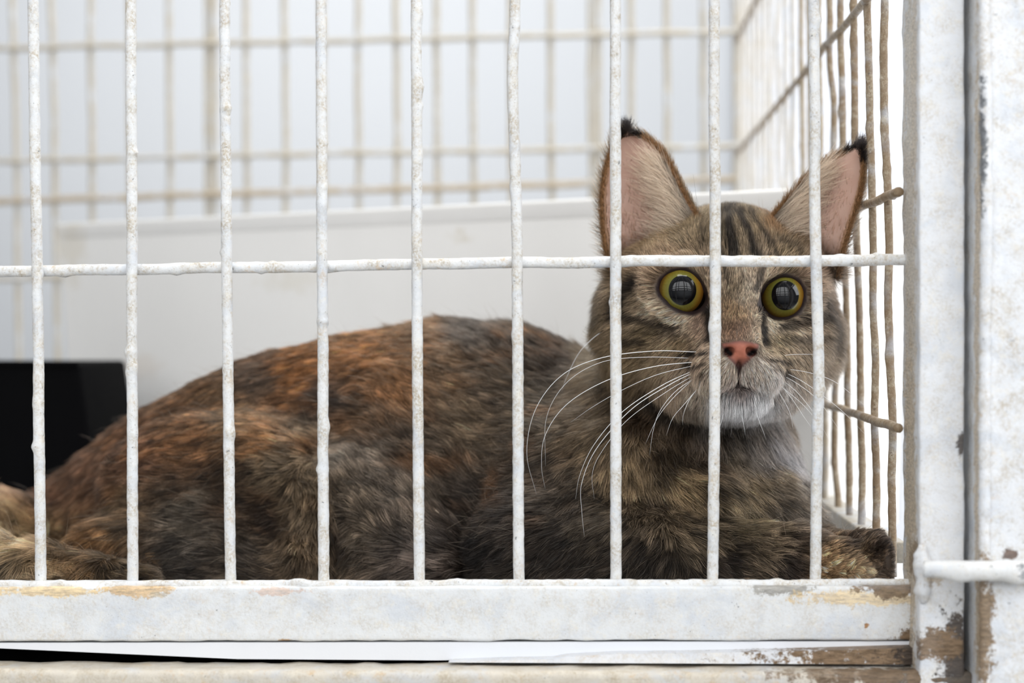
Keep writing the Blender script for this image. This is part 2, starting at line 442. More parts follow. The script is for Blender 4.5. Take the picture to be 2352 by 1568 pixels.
for k in range(18):
    Y = 0.032 + 0.0405 * k
    lean = 0.0035 * (0.74 - Y) / 0.74
    w = 0.0016 if k in (4,) else 0.0006
    tube('vertical_bar', [(XS - lean, Y, 0.42), (XS - lean, Y, 0.335), (XS - lean * .5 + .0005 * math.sin(k * 2.1), Y + 0.001 * math.sin(k), 0.2), (XS, Y, 0.10), (XS + .001, Y, 0.012)], 0.00175, M_sidewire_backlit if k < 5 else (M_sidewire if k < 8 else M_sidewire_far), sg,
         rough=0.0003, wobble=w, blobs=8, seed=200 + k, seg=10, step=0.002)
for j, (px, py) in enumerate(((1730, 33), (1900, 122), (2020, 465), (1985, 954))):
    _, z = side_z(px, py)
    tube('crossbar', [(XS - 0.003, -0.004, z), (XS - 0.0032, 0.2, z + .0008), (XS - 0.003, 0.45, z - .0006), (XS - 0.003, 0.742, z)], 0.0020, M_sidewire_backlit, sg,
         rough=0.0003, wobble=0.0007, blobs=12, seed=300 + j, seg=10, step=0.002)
hexa('bottom_rail', box8(XS - 0.004, XS + 0.009, 0.045, 0.755, 0.016, 0.0255), M_backwire, sg, 0.001)

# back grille (slightly skewed: its left end stands farther back)
bg = empty('back_grille', (0, 0, 0)); bg.parent = cage; bg.location = Vector((-0.15, 0.76, 0)) - cage.location


def YB(px): return 0.74 + 0.075 * (1690 - px) / 1690


xs = [-318, -230, -142, -55, 33, 122, 210, 299, 389, 476, 492, 566, 655, 741, 823, 911, 1003, 1086, 1174, 1265, 1357, 1374, 1450, 1532, 1615, 1690]
for i, x in enumerate(xs):
    lean = 14 if x < 150 else 4
    tube('vertical_bar', [P(x - lean * .5, -320, YB(x)), P(x - lean * .4, -60, YB(x)), P(x + lean * .3, 370, YB(x)), P(x + lean, 1120 if x < 240 else 1000, YB(x))], 0.0029, M_backwire, bg,
         rough=0.0003, wobble=0.0006, seed=400 + i, seg=8, step=0.004)
for j, (yl, yr, r_) in enumerate(((113, 73, .0028), (371, 335, .0028), (464, 411, .0032), (640, 612, .0028))):
    tube('crossbar', [P(-330, yl + 4, YB(-330) - .005), P(-60, yl, YB(-60) - .005), P(800, (yl + yr) / 2, YB(800) - .005), P(1692, yr, YB(1692) - .005)], r_, M_backwire if j != 2 else M_sidewire, bg,
         rough=0.0003, wobble=0.0008, seed=500 + j, seg=8, step=0.004)
bp = P(1706, 755, .75)
hexa('back_post', [*(P(1697, 1150, .745), P(1712, 1150, .745), P(1712, -320, .745), P(1697, -320, .745)), *(P(1697, 1150, .752), P(1712, 1150, .752), P(1712, -320, .752), P(1697, -320, .752))], M_backwire, bg, 0.0008)

# cage floor pan
fp = hexa('floor_pan', box8(-0.50, XS - 0.006, 0.009, 0.80, -0.004, 0.0), M_tray, cage, 0.001)
# slide-out tray seen in the slot under the rail
tray = slab('slide_tray', [(-640, 1470), (-640, 1466), (-140, 1476), (2205, 1472), (2205, 1480), (1740, 1492), (1420, 1498), (1290, 1512), (1000, 1516), (545, 1513), (300, 1502), (-140, 1482)], -0.0085, 0.012, M_tray, None)
tag(tray, 'shiny white slide-out tray edge under the bottom rail of the cage', 'tray')
gap_shade = hexa('mat', [*(P(-140, 1560, 0.02), P(1700, 1560, 0.02), P(1700, 1490, 0.02), P(-140, 1478, 0.02)), *(P(-140, 1545, 0.30), P(1700, 1545, 0.30), P(1700, 1500, 0.30), P(-140, 1478, 0.30))][:0] or
          box8(-0.3, 0.14, 0.022, 0.6, -0.0345, -0.012), M_black, None, 0.001)  # solid black stands in for the shade inside the gap
tag(gap_shade, 'black slab standing in for the shade in the gap under the cage tray', 'mat')

# neighbouring door frame and rod on the right
door = empty('cage_door_frame', (0.2, -0.02, -0.035), 'out-of-focus white painted steel frame at the right edge of the photo', 'frame')
pf = [P(2252, 1640, -0.045), P(2460, 1640, -0.045), P(2460, -930, -0.045), P(2252, -930, -0.045)]
x0 = pf[0][0]
df = hexa('post', [pf[0], pf[1], pf[2], pf[3], *(np.array([q[0], 0.0, q[2]]) for q in pf)], M_door, door, 0.002, 0.006, 0.0008, 80, 31)
tube('weld_bead', [P(2262, -900, -0.0455), P(2262, -60, -0.0455), P(2268, 400, -0.046), P(2262, 900, -0.0455), P(2262, 1600, -0.0455)], 0.0022, M_door, door, rough=0.0008, wobble=.0006, seed=33)
tube('bolt_rod', [P(2122, 1306, -0.044), P(2230, 1310, -0.050), P(2400, 1311, -0.051)], 0.0038, M_rod, door, rough=0.0005, blobs=5, seed=61, step=.0012, seg=18, taper=[.8, 1, 1, 1])

# ------------------------------------------------------------------ boxes inside the cage
# white plastic box: front face from photo corners, at its own depths, with a rolled rim
lb = empty('storage_box', (-0.12, 0.5, 0.0), 'large white plastic box with a rolled rim behind the cat', 'box')
A = P(134, 514, 0.56); B = P(1893, 430, 0.235)
A0 = np.array([A[0] + 0.012, A[1], 0.0]); B0 = np.array([B[0] - 0.003, B[1], 0.0])
nrm = np.array([A[1] - B[1], B[0] - A[0], 0.0]); nrm /= np.linalg.norm(nrm)      # pointing away from the camera
if nrm[1] < 0: nrm = -nrm
dep = nrm * 0.13; th = nrm * 0.004
C, D = A + dep, B + dep; C0, D0 = A0 + dep * .93, B0 + dep * .93
ex = (B - A) / np.linalg.norm(B - A)


def quadslab(name, a0, b0, b1, a1, thick, mat, parent, bev=0.001):
    return hexa(name, [a0, b0, b1, a1, a0 + thick, b0 + thick, b1 + thick, a1 + thick], mat, parent, bev)


quadslab('front_wall', A0, B0, B, A, th, M_plastic, lb)
quadslab('rear_wall', C0, D0, D, C, -th, M_plastic, lb)
quadslab('side_wall', A0, C0, C, A, ex * 0.004, M_plastic, lb)
quadslab('side_wall', B0, D0, D, B, -ex * 0.004, M_plastic, lb)
rv = []
up = np.array([0, 0, 1.0])
for (a, b, o) in ((A, B, -nrm), (B, D, ex), (D, C, nrm), (C, A, -ex)):
    e = (b - a) / np.linalg.norm(b - a)
    quadslab('rim', a - e * .001 + o * 0.0005 - up * 0.012, b + e * .001 + o * 0.0005 - up * 0.012, b + e * .001 + o * 0.0028, a - e * .001 + o * 0.0028, -o * 0.009, M_plastic, lb, 0.0022)
# stain marks live in the plastic
pm = M_plastic.node_tree; 

bb = empty('black_bin', tuple(P(60, 1100, 0.40) * np.array([1, 1, 0])), 'black plastic bin at the left edge behind the cat', 'bin')
q = [P(-260, 1240, 0.36), P(238, 1240, 0.36), P(181, 834, 0.36), P(-260, 834, 0.36)]
qb = [p + np.array([0, 0.11, 0]) for p in q]
hexa('bin_body', q + qb, M_black, bb, 0.003)
tube('bin_rim', [P(-250, 836, 0.36), P(60, 836, .36), P(180, 837, 0.36)], 0.0022, M_black, bb)

# ------------------------------------------------------------------ the cat: implicit body
def ax(lo, hi, f0, f1, fine, coarse):
    a = [lo]
    while a[-1] < hi:
        s = fine if f0 <= a[-1] <= f1 else (coarse if (a[-1] < f0 - .02 or a[-1] > f1 + .02) else (fine + coarse) * .5)
        a.append(a[-1] + s)
    return np.array(a, dtype=np.float32)


pl, pr = P(1370, 600, 0.08)[0], P(1995, 600, .1)[0]
GX = ax(-0.36, 0.155, pl - .002, pr + .002, 0.0009, 0.0028)
GY = ax(0.006, 0.27, 0.020, 0.125, 0.0009, 0.0028)
zl, zh = P(1690, 960, 0.05)[2], P(1430, 290, 0.09)[2]
GZ = ax(-0.004, zh + .006, zl, zh + .01, 0.0009, 0.0028)
D3 = np.full((len(GX), len(GY), len(GZ)), 1.0, dtype=np.float32)


def region(lo, hi):
    sl = []
    for g, a, b in zip((GX, GY, GZ), lo, hi):
        i0 = max(0, int(np.searchsorted(g, a)) - 1); i1 = min(len(g), int(np.searchsorted(g, b)) + 1)
        sl.append(slice(i0, max(i1, i0 + 1)))
    xx = GX[sl[0]][:, None, None]; yy = GY[sl[1]][None, :, None]; zz = GZ[sl[2]][None, None, :]
    return tuple(sl), xx, yy, zz


def smin(a, b, k):
    h = np.maximum(k - np.abs(a - b), 0.0) / k
    return np.minimum(a, b) - h * h * k * 0.25


def cap(a, b, ra, rb, k=0.01):
    a = np.asarray(a, np.float32); b = np.asarray(b, np.float32)
    m = max(ra, rb) + k * 1.2 + 0.004
    sl, x, y, z = region(np.minimum(a, b) - m, np.maximum(a, b) + m)
    ba = b - a; l2 = float(ba @ ba) + 1e-12
    t = np.clip(((x - a[0]) * ba[0] + (y - a[1]) * ba[1] + (z - a[2]) * ba[2]) / l2, 0, 1)
    d = np.sqrt((x - a[0] - ba[0] * t) ** 2 + (y - a[1] - ba[1] * t) ** 2 + (z - a[2] - ba[2] * t) ** 2) - (ra + (rb - ra) * t)
    D3[sl] = smin(D3[sl], d.astype(np.float32), k)


def ell_d(c, r, x, y, z, rot=None):
    X, Y_, Z_ = x - c[0], y - c[1], z - c[2]
    if rot is not None:
        X, Y_, Z_ = [rot[0][i] * X + rot[1][i] * Y_ + rot[2][i] * Z_ for i in range(3)]
    k0 = np.sqrt((X / r[0]) ** 2 + (Y_ / r[1]) ** 2 + (Z_ / r[2]) ** 2) + 1e-9
    k1 = np.sqrt((X / r[0] ** 2) ** 2 + (Y_ / r[1] ** 2) ** 2 + (Z_ / r[2] ** 2) ** 2) + 1e-9
    return k0 * (k0 - 1) / k1


def rotm(ry=0, rz=0):
    return np.array((Matrix.Rotation(rz, 3, 'Z') @ Matrix.Rotation(ry, 3, 'Y')))


def ell(c, r, k=0.01, rot=None):
    m = max(r) + k * 1.2 + 0.004
    sl, x, y, z = region(np.asarray(c) - m, np.asarray(c) + m)
    D3[sl] = smin(D3[sl], ell_d(c, r, x, y, z, rot).astype(np.float32), k)


def carve(c, r, k=0.002, rot=None):
    m = max(r) + k * 2 + 0.003
    sl, x, y, z = region(np.asarray(c) - m, np.asarray(c) + m)
    D3[sl] = -smin(-D3[sl], ell_d(c, r, x, y, z, rot).astype(np.float32), k)


# torso, from shoulders to tail root
torso = [(1360, 1125, .165, .046), (1270, 1088, .17, .052), (1150, 1030, .178, .0575), (1000, 1024, .185, .058), (820, 1034, .192, .056), (640, 1062, .20, .053),
         (470, 1112, .208, .046), (340, 1160, .213, .039), (220, 1203, .212, .027), (110, 1222, .20, .018)]
for a, b in zip(torso[:-1], torso[1:]):
    cap(P(*a[:3]), P(*b[:3]), a[3], b[3], 0.02)
tail = [(120, 1222, .20, .018), (0, 1238, .175, .022), (-110, 1255, .135, .021), (-110, 1290, .098, .016), (-20, 1305, .080, .0125), (100, 1314, .072, .0105), (240, 1322, .068, .007), (330, 1328, .066, .004)]
for a, b in zip(tail[:-1], tail[1:]):
    cap(P(*a[:3]), P(*b[:3]), a[3], b[3], 0.008)
# haunch, knee and hind foot, flank
ell(P(500, 1150, .145), (.056, .036, .043), 0.014, rotm(0.25, 0.1))
ell(P(640, 1090, .138), (.033, .026, .026), 0.012, rotm(0.5, 0))
cap(P(600, 1080, .128), P(735, 1180, .112), .020, .014, 0.010)
cap(P(735, 1180, .112), P(700, 1310, .10), .013, .010, 0.010)
ell(P(940, 1140, .148), (.042, .042, .046), 0.014, rotm(0.15, 0))
cap(P(830, 1130, .118), P(1010, 1290, .098), .020, .018, 0.012)
cap(P(800, 1300, .095), P(1010, 1310, .09), .012, .011, 0.008)
ell(P(1120, 1180, .150), (.035, .038, .040), 0.014)
cap(P(260, 1280, .115), P(760, 1290, .105), .020, .022, 0.016)
carve(P(598, 1190, .086), (.017, .020, .020), 0.012)
carve(P(772, 1270, .082), (.0035, .016, .018), 0.006)
carve(P(1130, 1290, .082), (.006, .014, .014), 0.008)
# shoulder, forelegs
ell(P(1310, 1130, .13), (.044, .042, .045), 0.016, rotm(-0.3, 0))
cap(P(1330, 1120, .11), P(1230, 1260, .09), .034, .026, 0.012)
cap(P(1230, 1275, .085), P(1520, 1285, .062), .024, .020, 0.012)
cap(P(1520, 1285, .062), P(1830, 1295, .047), .020, .0150, 0.010)
cap(P(1830, 1295, .047), P(1930, 1305, .032), .0150, .0120, 0.006)
ell(P(1968, 1318, .026), (.0150, .0115, .0098), 0.005)
for j, (x, y, yy) in enumerate(((2024, 1322, .0125), (2032, 1324, .019), (2026, 1326, .026), (2014, 1326, .033))):
    cap(P(x - 45, y - 4, yy + .002), P(x + 3, y + 6, yy), .0058, .0050, 0.0022)
# far foreleg, laid over behind the near paw and up to the corner
cap(P(1700, 1235, .115), P(1880, 1278, .090), .020, .0115, 0.012)
cap(P(1880, 1278, .090), P(1990, 1284, .050), .0115, .0108, 0.006)
cap(P(1990, 1284, .050), P(2020, 1278, .032), .0108, .0105, 0.005)
for j in range(3):
    cap(P(2022, 1276, .034 - .006 * j), P(2036 + 9 * j, 1286, .028 - .0085 * j), .0078, .0064, 0.0025)
# neck and chest
cap(P(1640, 800, .135), P(1560, 1010, .135), .040, .046, 0.02)
ell(P(1600, 1110, .118), (.046, .046, .048), 0.018)
ell(P(1540, 1200, .112), (.056, .044, .036), 0.016)
cap(P(1420, 1020, .150), P(1330, 1110, .155), .033, .046, 0.02)
ell(P(1720, 1190, .100), (.030, .030, .024), 0.014, rotm(0.5, 0))
cap(P(1440, 1040, .085), P(1630, 1140, .070), .012, .010, 0.014)
# head
ell(P(1668, 640, .106), (.043, .046, .0325), 0.012)
ell(P(1512, 755, .102), (.024, .030, .026), 0.014, rotm(0, .3))
ell(P(1474, 690, .104), (.0135, .026, .022), 0.012)
ell(P(1826, 765, .114), (.0185, .030, .026), 0.014, rotm(0, -.3))
ell(P(1672, 735, .088), (.041, .032, .032), 0.014)
ell(P(1690, 860, .078), (.032, .030, .019), 0.012)
ell(P(1575, 610, .078), (.016, .014, .010), 0.012)
ell(P(1795, 622, .086), (.015, .014, .010), 0.012)
cap(P(1677, 600, .070), P(1688, 690, .056), .016, .0125, 0.010)
cap(P(1688, 690, .056), P(1700, 786, .036), .0115, .0080, 0.008)
cap(P(1560, 745, .078), P(1640, 820, .056), .017, .013, 0.010)
cap(P(1815, 755, .086), P(1750, 822, .058), .014, .012, 0.010)
ell(P(1660, 842, .040), (.0125, .0150, .0105), 0.004)
ell(P(1733, 845, .042), (.0115, .0145, .0105), 0.004)
ell(P(1697, 903, .048), (.0135, .0140, .0078), 0.003)
ell(P(1699, 800, .0320), (.0092, .0070, .0060), 0.003)
# eyes: carve the sockets, then raise the lids
EYES = []
outlines = [
    (1565, 670, .0642, .0116, [(1511, 660), (1519, 640), (1543, 622), (1575, 619), (1601, 634), (1617, 662), (1623, 690), (1620, 706), (1590, 719), (1555, 713), (1529, 694), (1514, 676)]),
    (1797, 682, .0722, .0113, [(1746, 702), (1753, 666), (1774, 643), (1804, 633), (1832, 643), (1847, 665), (1847, 690), (1836, 715), (1806, 731), (1775, 728), (1756, 712)])]
for (ex_, ey_, Yc, er, ol) in outlines:
    c = P(ex_, ey_, Yc); g = CAM - c; g /= np.linalg.norm(g)
    EYES.append((c, er, g))
    carve(c - g * 0.0, (er + .0006,) * 3, 0.001)
    pts = []
    for (qx, qy) in ol:
        qx, qy = ex_ + (qx - ex_) * 1.085, ey_ + (qy - ey_) * 1.085
        r = R @ np.array([(qx - 1176) / F, (784 - qy) / F, -1.0]); r /= np.linalg.norm(r)
        oc = CAM - c; bq = oc @ r; rad = er + .0008
        disc = bq * bq - (oc @ oc - rad * rad)
        t = -bq - math.sqrt(max(disc, 0)); p = CAM + r * t
        if disc < 0:
            v = p - c; p = c + v / np.linalg.norm(v) * rad
        pts.append(p)
    # opening toward the viewer, an ellipse the size of the lid gap
    pc = np.mean(pts, 0)
    s = 3850 / (Yc + .69)
    w = (max(p[0] for p in ol) - min(p[0] for p in ol)) / 2 / s; h = (max(p[1] for p in ol) - min(p[1] for p in ol)) / 2 / s
    carve(pc + g * .010, (w + .0013, .024, h + .0013), 0.0015)
    pts.append(pts[0])
    for a, b in zip(pts[:-1], pts[1:]):
        cap(a, b, .0010, .0010, 0.0022)
        o_ = [c + (q - pc) * 1.25 + (pc - c) * 0.84 for q in (a, b)]
        cap(o_[0], o_[1], .0021, .0021, 0.004)
# nostrils, philtrum and mouth line
for (x, s_) in ((1676, -1), (1723, 1)):
    carve(P(x, 806, .0262), (.0022, .0050, .0019), 0.0012, rotm(0.5 * s_, 0))
    carve(P(x + 8 * s_, 812, .0275), (.0020, .005, .0011), 0.001, rotm(0.5 * s_, 0))
for t in np.linspace(0, 1, 9):
    carve(P(1697 - 2 * t, 836 + 40 * t, .0275 + .001 * t), (.0007, .0026, .0016), 0.0012)
for t in np.linspace(0, 1, 14):
    for s_ in (-1, 1):
        carve(P(1696 + s_ * 40 * t, 878 + 10 * math.sin(t * 2.4), .032 + .012 * t * t), (.0022, .0035, .0009), 0.0012)


# ears: cupped sheets with thickness
def ear_sheet(Lp, Rp, Yl, Yr, bowl, nu=34, nv=60):
    Lc = spline([(x, y, 0) for x, y in Lp], 12); Rc = spline([(x, y, 0) for x, y in Rp], 12)

    def at(c, v):
        s = np.r_[0, np.cumsum(np.linalg.norm(np.diff(c, axis=0), axis=1))]; s /= s[-1]
        return np.interp(v, s, c[:, 0]), np.interp(v, s, c[:, 1])
    pts = []
    for v in np.linspace(0, 1, nv):
        lx, ly = at(Lc, v); rx, ry = at(Rc, v)
        for u in np.linspace(0, 1, nu):
            x, y = lx + (rx - lx) * u, ly + (ry - ly) * u
            e = (4 * u * (1 - u)) ** 0.7
            Y = Yl[0] + (Yl[1] - Yl[0]) * v + ((Yr[0] - Yl[0]) + (Yr[1] - Yr[0] - Yl[1] + Yl[0]) * v) * u + bowl * e * (1 - v) ** 0.75
            pts.append(P(x, y, Y))
    return np.array(pts)


EARS = [ear_sheet([(1412, 640), (1393, 580), (1383, 500), (1384, 430), (1396, 370), (1414, 326), (1436, 305)],
                  [(1610, 560), (1602, 500), (1578, 455), (1553, 405), (1524, 352), (1482, 315), (1440, 304)], (.092, .088), (.083, .094), .030),
        ear_sheet([(1752, 560), (1772, 505), (1812, 455), (1852, 410), (1895, 374), (1935, 352), (1972, 342)],
                  [(1925, 640), (1934, 590), (1950, 530), (1966, 480), (1979, 430), (1983, 380), (1977, 343)], (.088, .086), (.082, .074), .019)]
for E in EARS:
    m = 0.006
    sl, x, y, z = region(E.min(0) - m, E.max(0) + m)
    shp = (x.shape[0], y.shape[1], z.shape[2])
    kd = KDTree(len(E))
    for i, p in enumerate(E): kd.insert(p, i)
    kd.balance()
    # coarse pass keeps only the cells near the sheet
    idx = np.zeros(shp, bool)
    ix = np.searchsorted(GX[sl[0]], E[:, 0]); iy = np.searchsorted(GY[sl[1]], E[:, 1]); iz = np.searchsorted(GZ[sl[2]], E[:, 2])
    rr = 4
    for dx in range(-rr, rr + 1):
        for dy in range(-rr, rr + 1):
            for dz in range(-rr, rr + 1):
                idx[np.clip(ix + dx, 0, shp[0] - 1), np.clip(iy + dy, 0, shp[1] - 1), np.clip(iz + dz, 0, shp[2] - 1)] = True
    I = np.argwhere(idx)
    gx, gy, gz = GX[sl[0]][I[:, 0]], GY[sl[1]][I[:, 1]], GZ[sl[2]][I[:, 2]]
    dd = np.array([kd.find((float(a), float(b), float(c)))[2] for a, b, c in zip(gx, gy, gz)], dtype=np.float32) - 0.00115
    sub = D3[sl]
    cur = sub[I[:, 0], I[:, 1], I[:, 2]]
    sub[I[:, 0], I[:, 1], I[:, 2]] = smin(cur, dd, 0.003)
    D3[sl] = sub

# stay above the pan
D3[:] = np.maximum(D3, (0.0006 - GZ)[None, None, :])
D3[:] = np.maximum(D3, (GX - (XS - 0.0034))[:, None, None])
D3[:] = np.maximum(D3, (0.0068 - GY)[None, :, None])


def surface_nets(D):
    ins = D < 0
    nx, ny, nz = D.shape
    c = np.zeros((nx - 1, ny - 1, nz - 1), np.int8)
    for dx in (0, 1):
        for dy in (0, 1):
            for dz in (0, 1):
                c += ins[dx:nx - 1 + dx, dy:ny - 1 + dy, dz:nz - 1 + dz]
    act = np.argwhere((c > 0) & (c < 8))
    vid = np.full(c.shape, -1, np.int64); vid[act[:, 0], act[:, 1], act[:, 2]] = np.arange(len(act))
    acc = np.zeros((len(act), 3)); cnt = np.zeros(len(act))
    corners = [(a, b, d) for a in (0, 1) for b in (0, 1) for d in (0, 1)]
    G = (GX, GY, GZ)
    for i in range(8):
        for j in range(i + 1, 8):
            a, b = np.array(corners[i]), np.array(corners[j])
            if np.abs(a - b).sum() != 1: continue
            pa, pb = act + a, act + b
            da = D[pa[:, 0], pa[:, 1], pa[:, 2]]; db = D[pb[:, 0], pb[:, 1], pb[:, 2]]
            m = (da < 0) != (db < 0)
            t = np.where(m, da / np.where(m, da - db, 1), 0)
            for k in range(3):
                ca, cb = G[k][pa[:, k]], G[k][pb[:, k]]
                acc[:, k] += np.where(m, ca + (cb - ca) * t, 0)
            cnt += m
    V = acc / cnt[:, None]
    Q = []
    for axis in range(3):
        a1, a2 = (axis + 1) % 3, (axis + 2) % 3
        s0 = [slice(1, -1)] * 3; s0[axis] = slice(0, D.shape[axis] - 1)
        s1 = list(s0); s1[axis] = slice(1, D.shape[axis])
        A_, B_ = ins[tuple(s0)], ins[tuple(s1)]
        e = np.argwhere(A_ != B_); flip = A_[e[:, 0], e[:, 1], e[:, 2]]
        e = e + np.array([0 if k == axis else 1 for k in range(3)])
        o1 = np.zeros(3, int); o1[a1] = 1; o2 = np.zeros(3, int); o2[a2] = 1
        q = [e - o1 - o2, e - o2, e, e - o1]
        q = np.stack([vid[p[:, 0], p[:, 1], p[:, 2]] for p in q], 1)
        q = np.where(flip[:, None], q, q[:, ::-1]); Q.append(q[(q >= 0).all(1)])
    return V, np.vstack(Q)


V, Q = surface_nets(D3)
# keep the one connected body, drop crumbs
lab = np.arange(len(V))
while True:
    mn = lab[Q].min(1); new = lab.copy(); np.minimum.at(new, Q.ravel(), np.repeat(mn, 4)); new = new[new]
    if (new == lab).all(): break
    lab = new
u, ct = np.unique(lab, return_counts=True); keep = lab == u[ct.argmax()]
remap = np.cumsum(keep) - 1; Q = remap[Q[keep[Q].all(1)]]; V = V[keep]
# Laplacian smoothing, light
for _ in range(2):
    s = np.zeros_like(V); c = np.zeros(len(V))
    for i in range(4):
        a, b = Q[:, i], Q[:, (i + 1) % 4]
        np.add.at(s, a, V[b]); np.add.at(c, a, 1); np.add.at(s, b, V[a]); np.add.at(c, b, 1)
    V = V * 0.5 + 0.5 * s / c[:, None]
fn = np.cross(V[Q[:, 2]] - V[Q[:, 0]], V[Q[:, 3]] - V[Q[:, 1]]); fa = np.linalg.norm(fn, axis=1)
VN = np.zeros_like(V)
for i in range(4): np.add.at(VN, Q[:, i], fn)
VN /= np.linalg.norm(VN, axis=1)[:, None] + 1e-12
print('body verts', len(V), 'grid', D3.shape)

# ------------------------------------------------------------------ coat pattern (pigment, painted fold shade, lit chest ridge) and lie of the hair
# px, py, r, g, b, spread of tan / orange flecks
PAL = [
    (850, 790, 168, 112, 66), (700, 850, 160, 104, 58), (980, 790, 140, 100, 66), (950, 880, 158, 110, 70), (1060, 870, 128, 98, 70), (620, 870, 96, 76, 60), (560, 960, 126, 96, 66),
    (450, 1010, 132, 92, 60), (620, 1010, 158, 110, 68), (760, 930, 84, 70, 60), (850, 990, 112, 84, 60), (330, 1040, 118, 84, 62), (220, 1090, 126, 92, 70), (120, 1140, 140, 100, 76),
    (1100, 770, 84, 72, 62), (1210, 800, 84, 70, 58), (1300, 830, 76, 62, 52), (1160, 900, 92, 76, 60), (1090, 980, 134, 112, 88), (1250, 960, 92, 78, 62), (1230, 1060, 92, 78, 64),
    (1010, 1050, 104, 88, 72), (880, 1080, 112, 98, 84), (800, 1040, 136, 122, 106), (720, 1030, 140, 118, 92), (640, 1080, 124, 104, 80), (560, 1100, 72, 56, 42), (640, 1180, 62, 46, 34),  # darkest tones here and next row paint in the knee fold's shade
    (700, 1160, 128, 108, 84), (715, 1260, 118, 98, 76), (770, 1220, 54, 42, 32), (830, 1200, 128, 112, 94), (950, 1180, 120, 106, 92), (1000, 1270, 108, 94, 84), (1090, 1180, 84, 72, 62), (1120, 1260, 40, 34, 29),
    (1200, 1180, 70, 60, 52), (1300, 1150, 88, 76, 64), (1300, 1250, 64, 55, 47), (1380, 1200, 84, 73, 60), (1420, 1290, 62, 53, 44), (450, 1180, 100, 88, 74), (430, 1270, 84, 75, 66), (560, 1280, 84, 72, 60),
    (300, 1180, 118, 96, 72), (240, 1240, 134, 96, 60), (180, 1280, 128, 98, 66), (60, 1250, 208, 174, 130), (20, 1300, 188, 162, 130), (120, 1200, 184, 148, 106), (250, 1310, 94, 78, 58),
    (1330, 960, 104, 86, 66), (1400, 1000, 112, 94, 72), (1480, 960, 84, 68, 52), (1560, 990, 78, 64, 50), (1450, 1070, 176, 148, 112), (1560, 1110, 180, 152, 114), (1520, 1040, 84, 70, 54), (1620, 1060, 88, 72, 56), (1500, 1160, 96, 82, 66),  # brightest tones paint the chest ridge as lit fur
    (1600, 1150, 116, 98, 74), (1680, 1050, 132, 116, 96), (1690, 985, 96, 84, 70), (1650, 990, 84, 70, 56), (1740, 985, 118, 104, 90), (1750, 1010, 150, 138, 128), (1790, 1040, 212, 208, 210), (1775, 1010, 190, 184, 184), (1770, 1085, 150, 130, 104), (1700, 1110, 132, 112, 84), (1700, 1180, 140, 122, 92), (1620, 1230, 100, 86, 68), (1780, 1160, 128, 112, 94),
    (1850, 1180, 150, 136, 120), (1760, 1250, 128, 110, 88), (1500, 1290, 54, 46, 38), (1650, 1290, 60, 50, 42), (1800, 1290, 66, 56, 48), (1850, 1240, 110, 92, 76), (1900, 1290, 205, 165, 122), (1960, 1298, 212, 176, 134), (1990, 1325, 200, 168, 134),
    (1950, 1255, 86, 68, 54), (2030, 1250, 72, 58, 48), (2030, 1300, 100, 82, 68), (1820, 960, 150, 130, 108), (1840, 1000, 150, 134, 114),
    # head
    (1380, 650, 132, 110, 84), (1390, 740, 118, 100, 76), (1400, 830, 128, 108, 82), (1440, 880, 120, 98, 72), (1470, 690, 156, 134, 106), (1430, 600, 122, 100, 76), (1500, 560, 150, 128, 98), (1560, 540, 150, 128, 98),
    (1600, 500, 132, 112, 84), (1540, 600, 168, 140, 112), (1660, 520, 112, 96, 72), (1740, 520, 130, 110, 82), (1780, 510, 146, 108, 74), (1840, 560, 128, 108, 84), (1800, 590, 150, 128, 98), (1690, 600, 140, 120, 94),
    (1680, 660, 158, 136, 108), (1640, 650, 190, 164, 136), (1720, 660, 196, 176, 152), (1690, 720, 164, 132, 98), (1690, 765, 146, 112, 88), (1500, 700, 226, 198, 168), (1560, 738, 226, 198, 168), (1605, 735, 170, 140, 118), (1520, 630, 178, 148, 120),
    (1780, 745, 232, 208, 178), (1840, 730, 222, 196, 168), (1735, 640, 206, 180, 152), (1850, 650, 190, 160, 134), (1500, 760, 146, 124, 92), (1570, 780, 160, 134, 100), (1460, 810, 142, 120, 90), (1520, 840, 160, 138, 110), (1600, 830, 176, 150, 126),
    (1560, 870, 182, 158, 134), (1620, 880, 206, 186, 164), (1600, 920, 196, 178, 158), (1660, 850, 214, 192, 170), (1735, 850, 222, 202, 184), (1697, 890, 178, 160, 152), (1697, 930, 238, 236, 238), (1740, 920, 240, 238, 240), (1650, 935, 232, 228, 228), (1780, 880, 214, 202, 194),
    (1800, 820, 176, 152, 124), (1850, 800, 152, 132, 108), (1790, 780, 170, 148, 114), (1900, 760, 142, 122, 100), (1905, 680, 132, 110, 90), (1915, 830, 150, 130, 108), (1860, 900, 176, 160, 142), (1890, 600, 120, 98, 80)]
PALxy = np.array([p[:2] for p in PAL], float); PALc = np.array([lin(p[2:5]) for p in PAL])

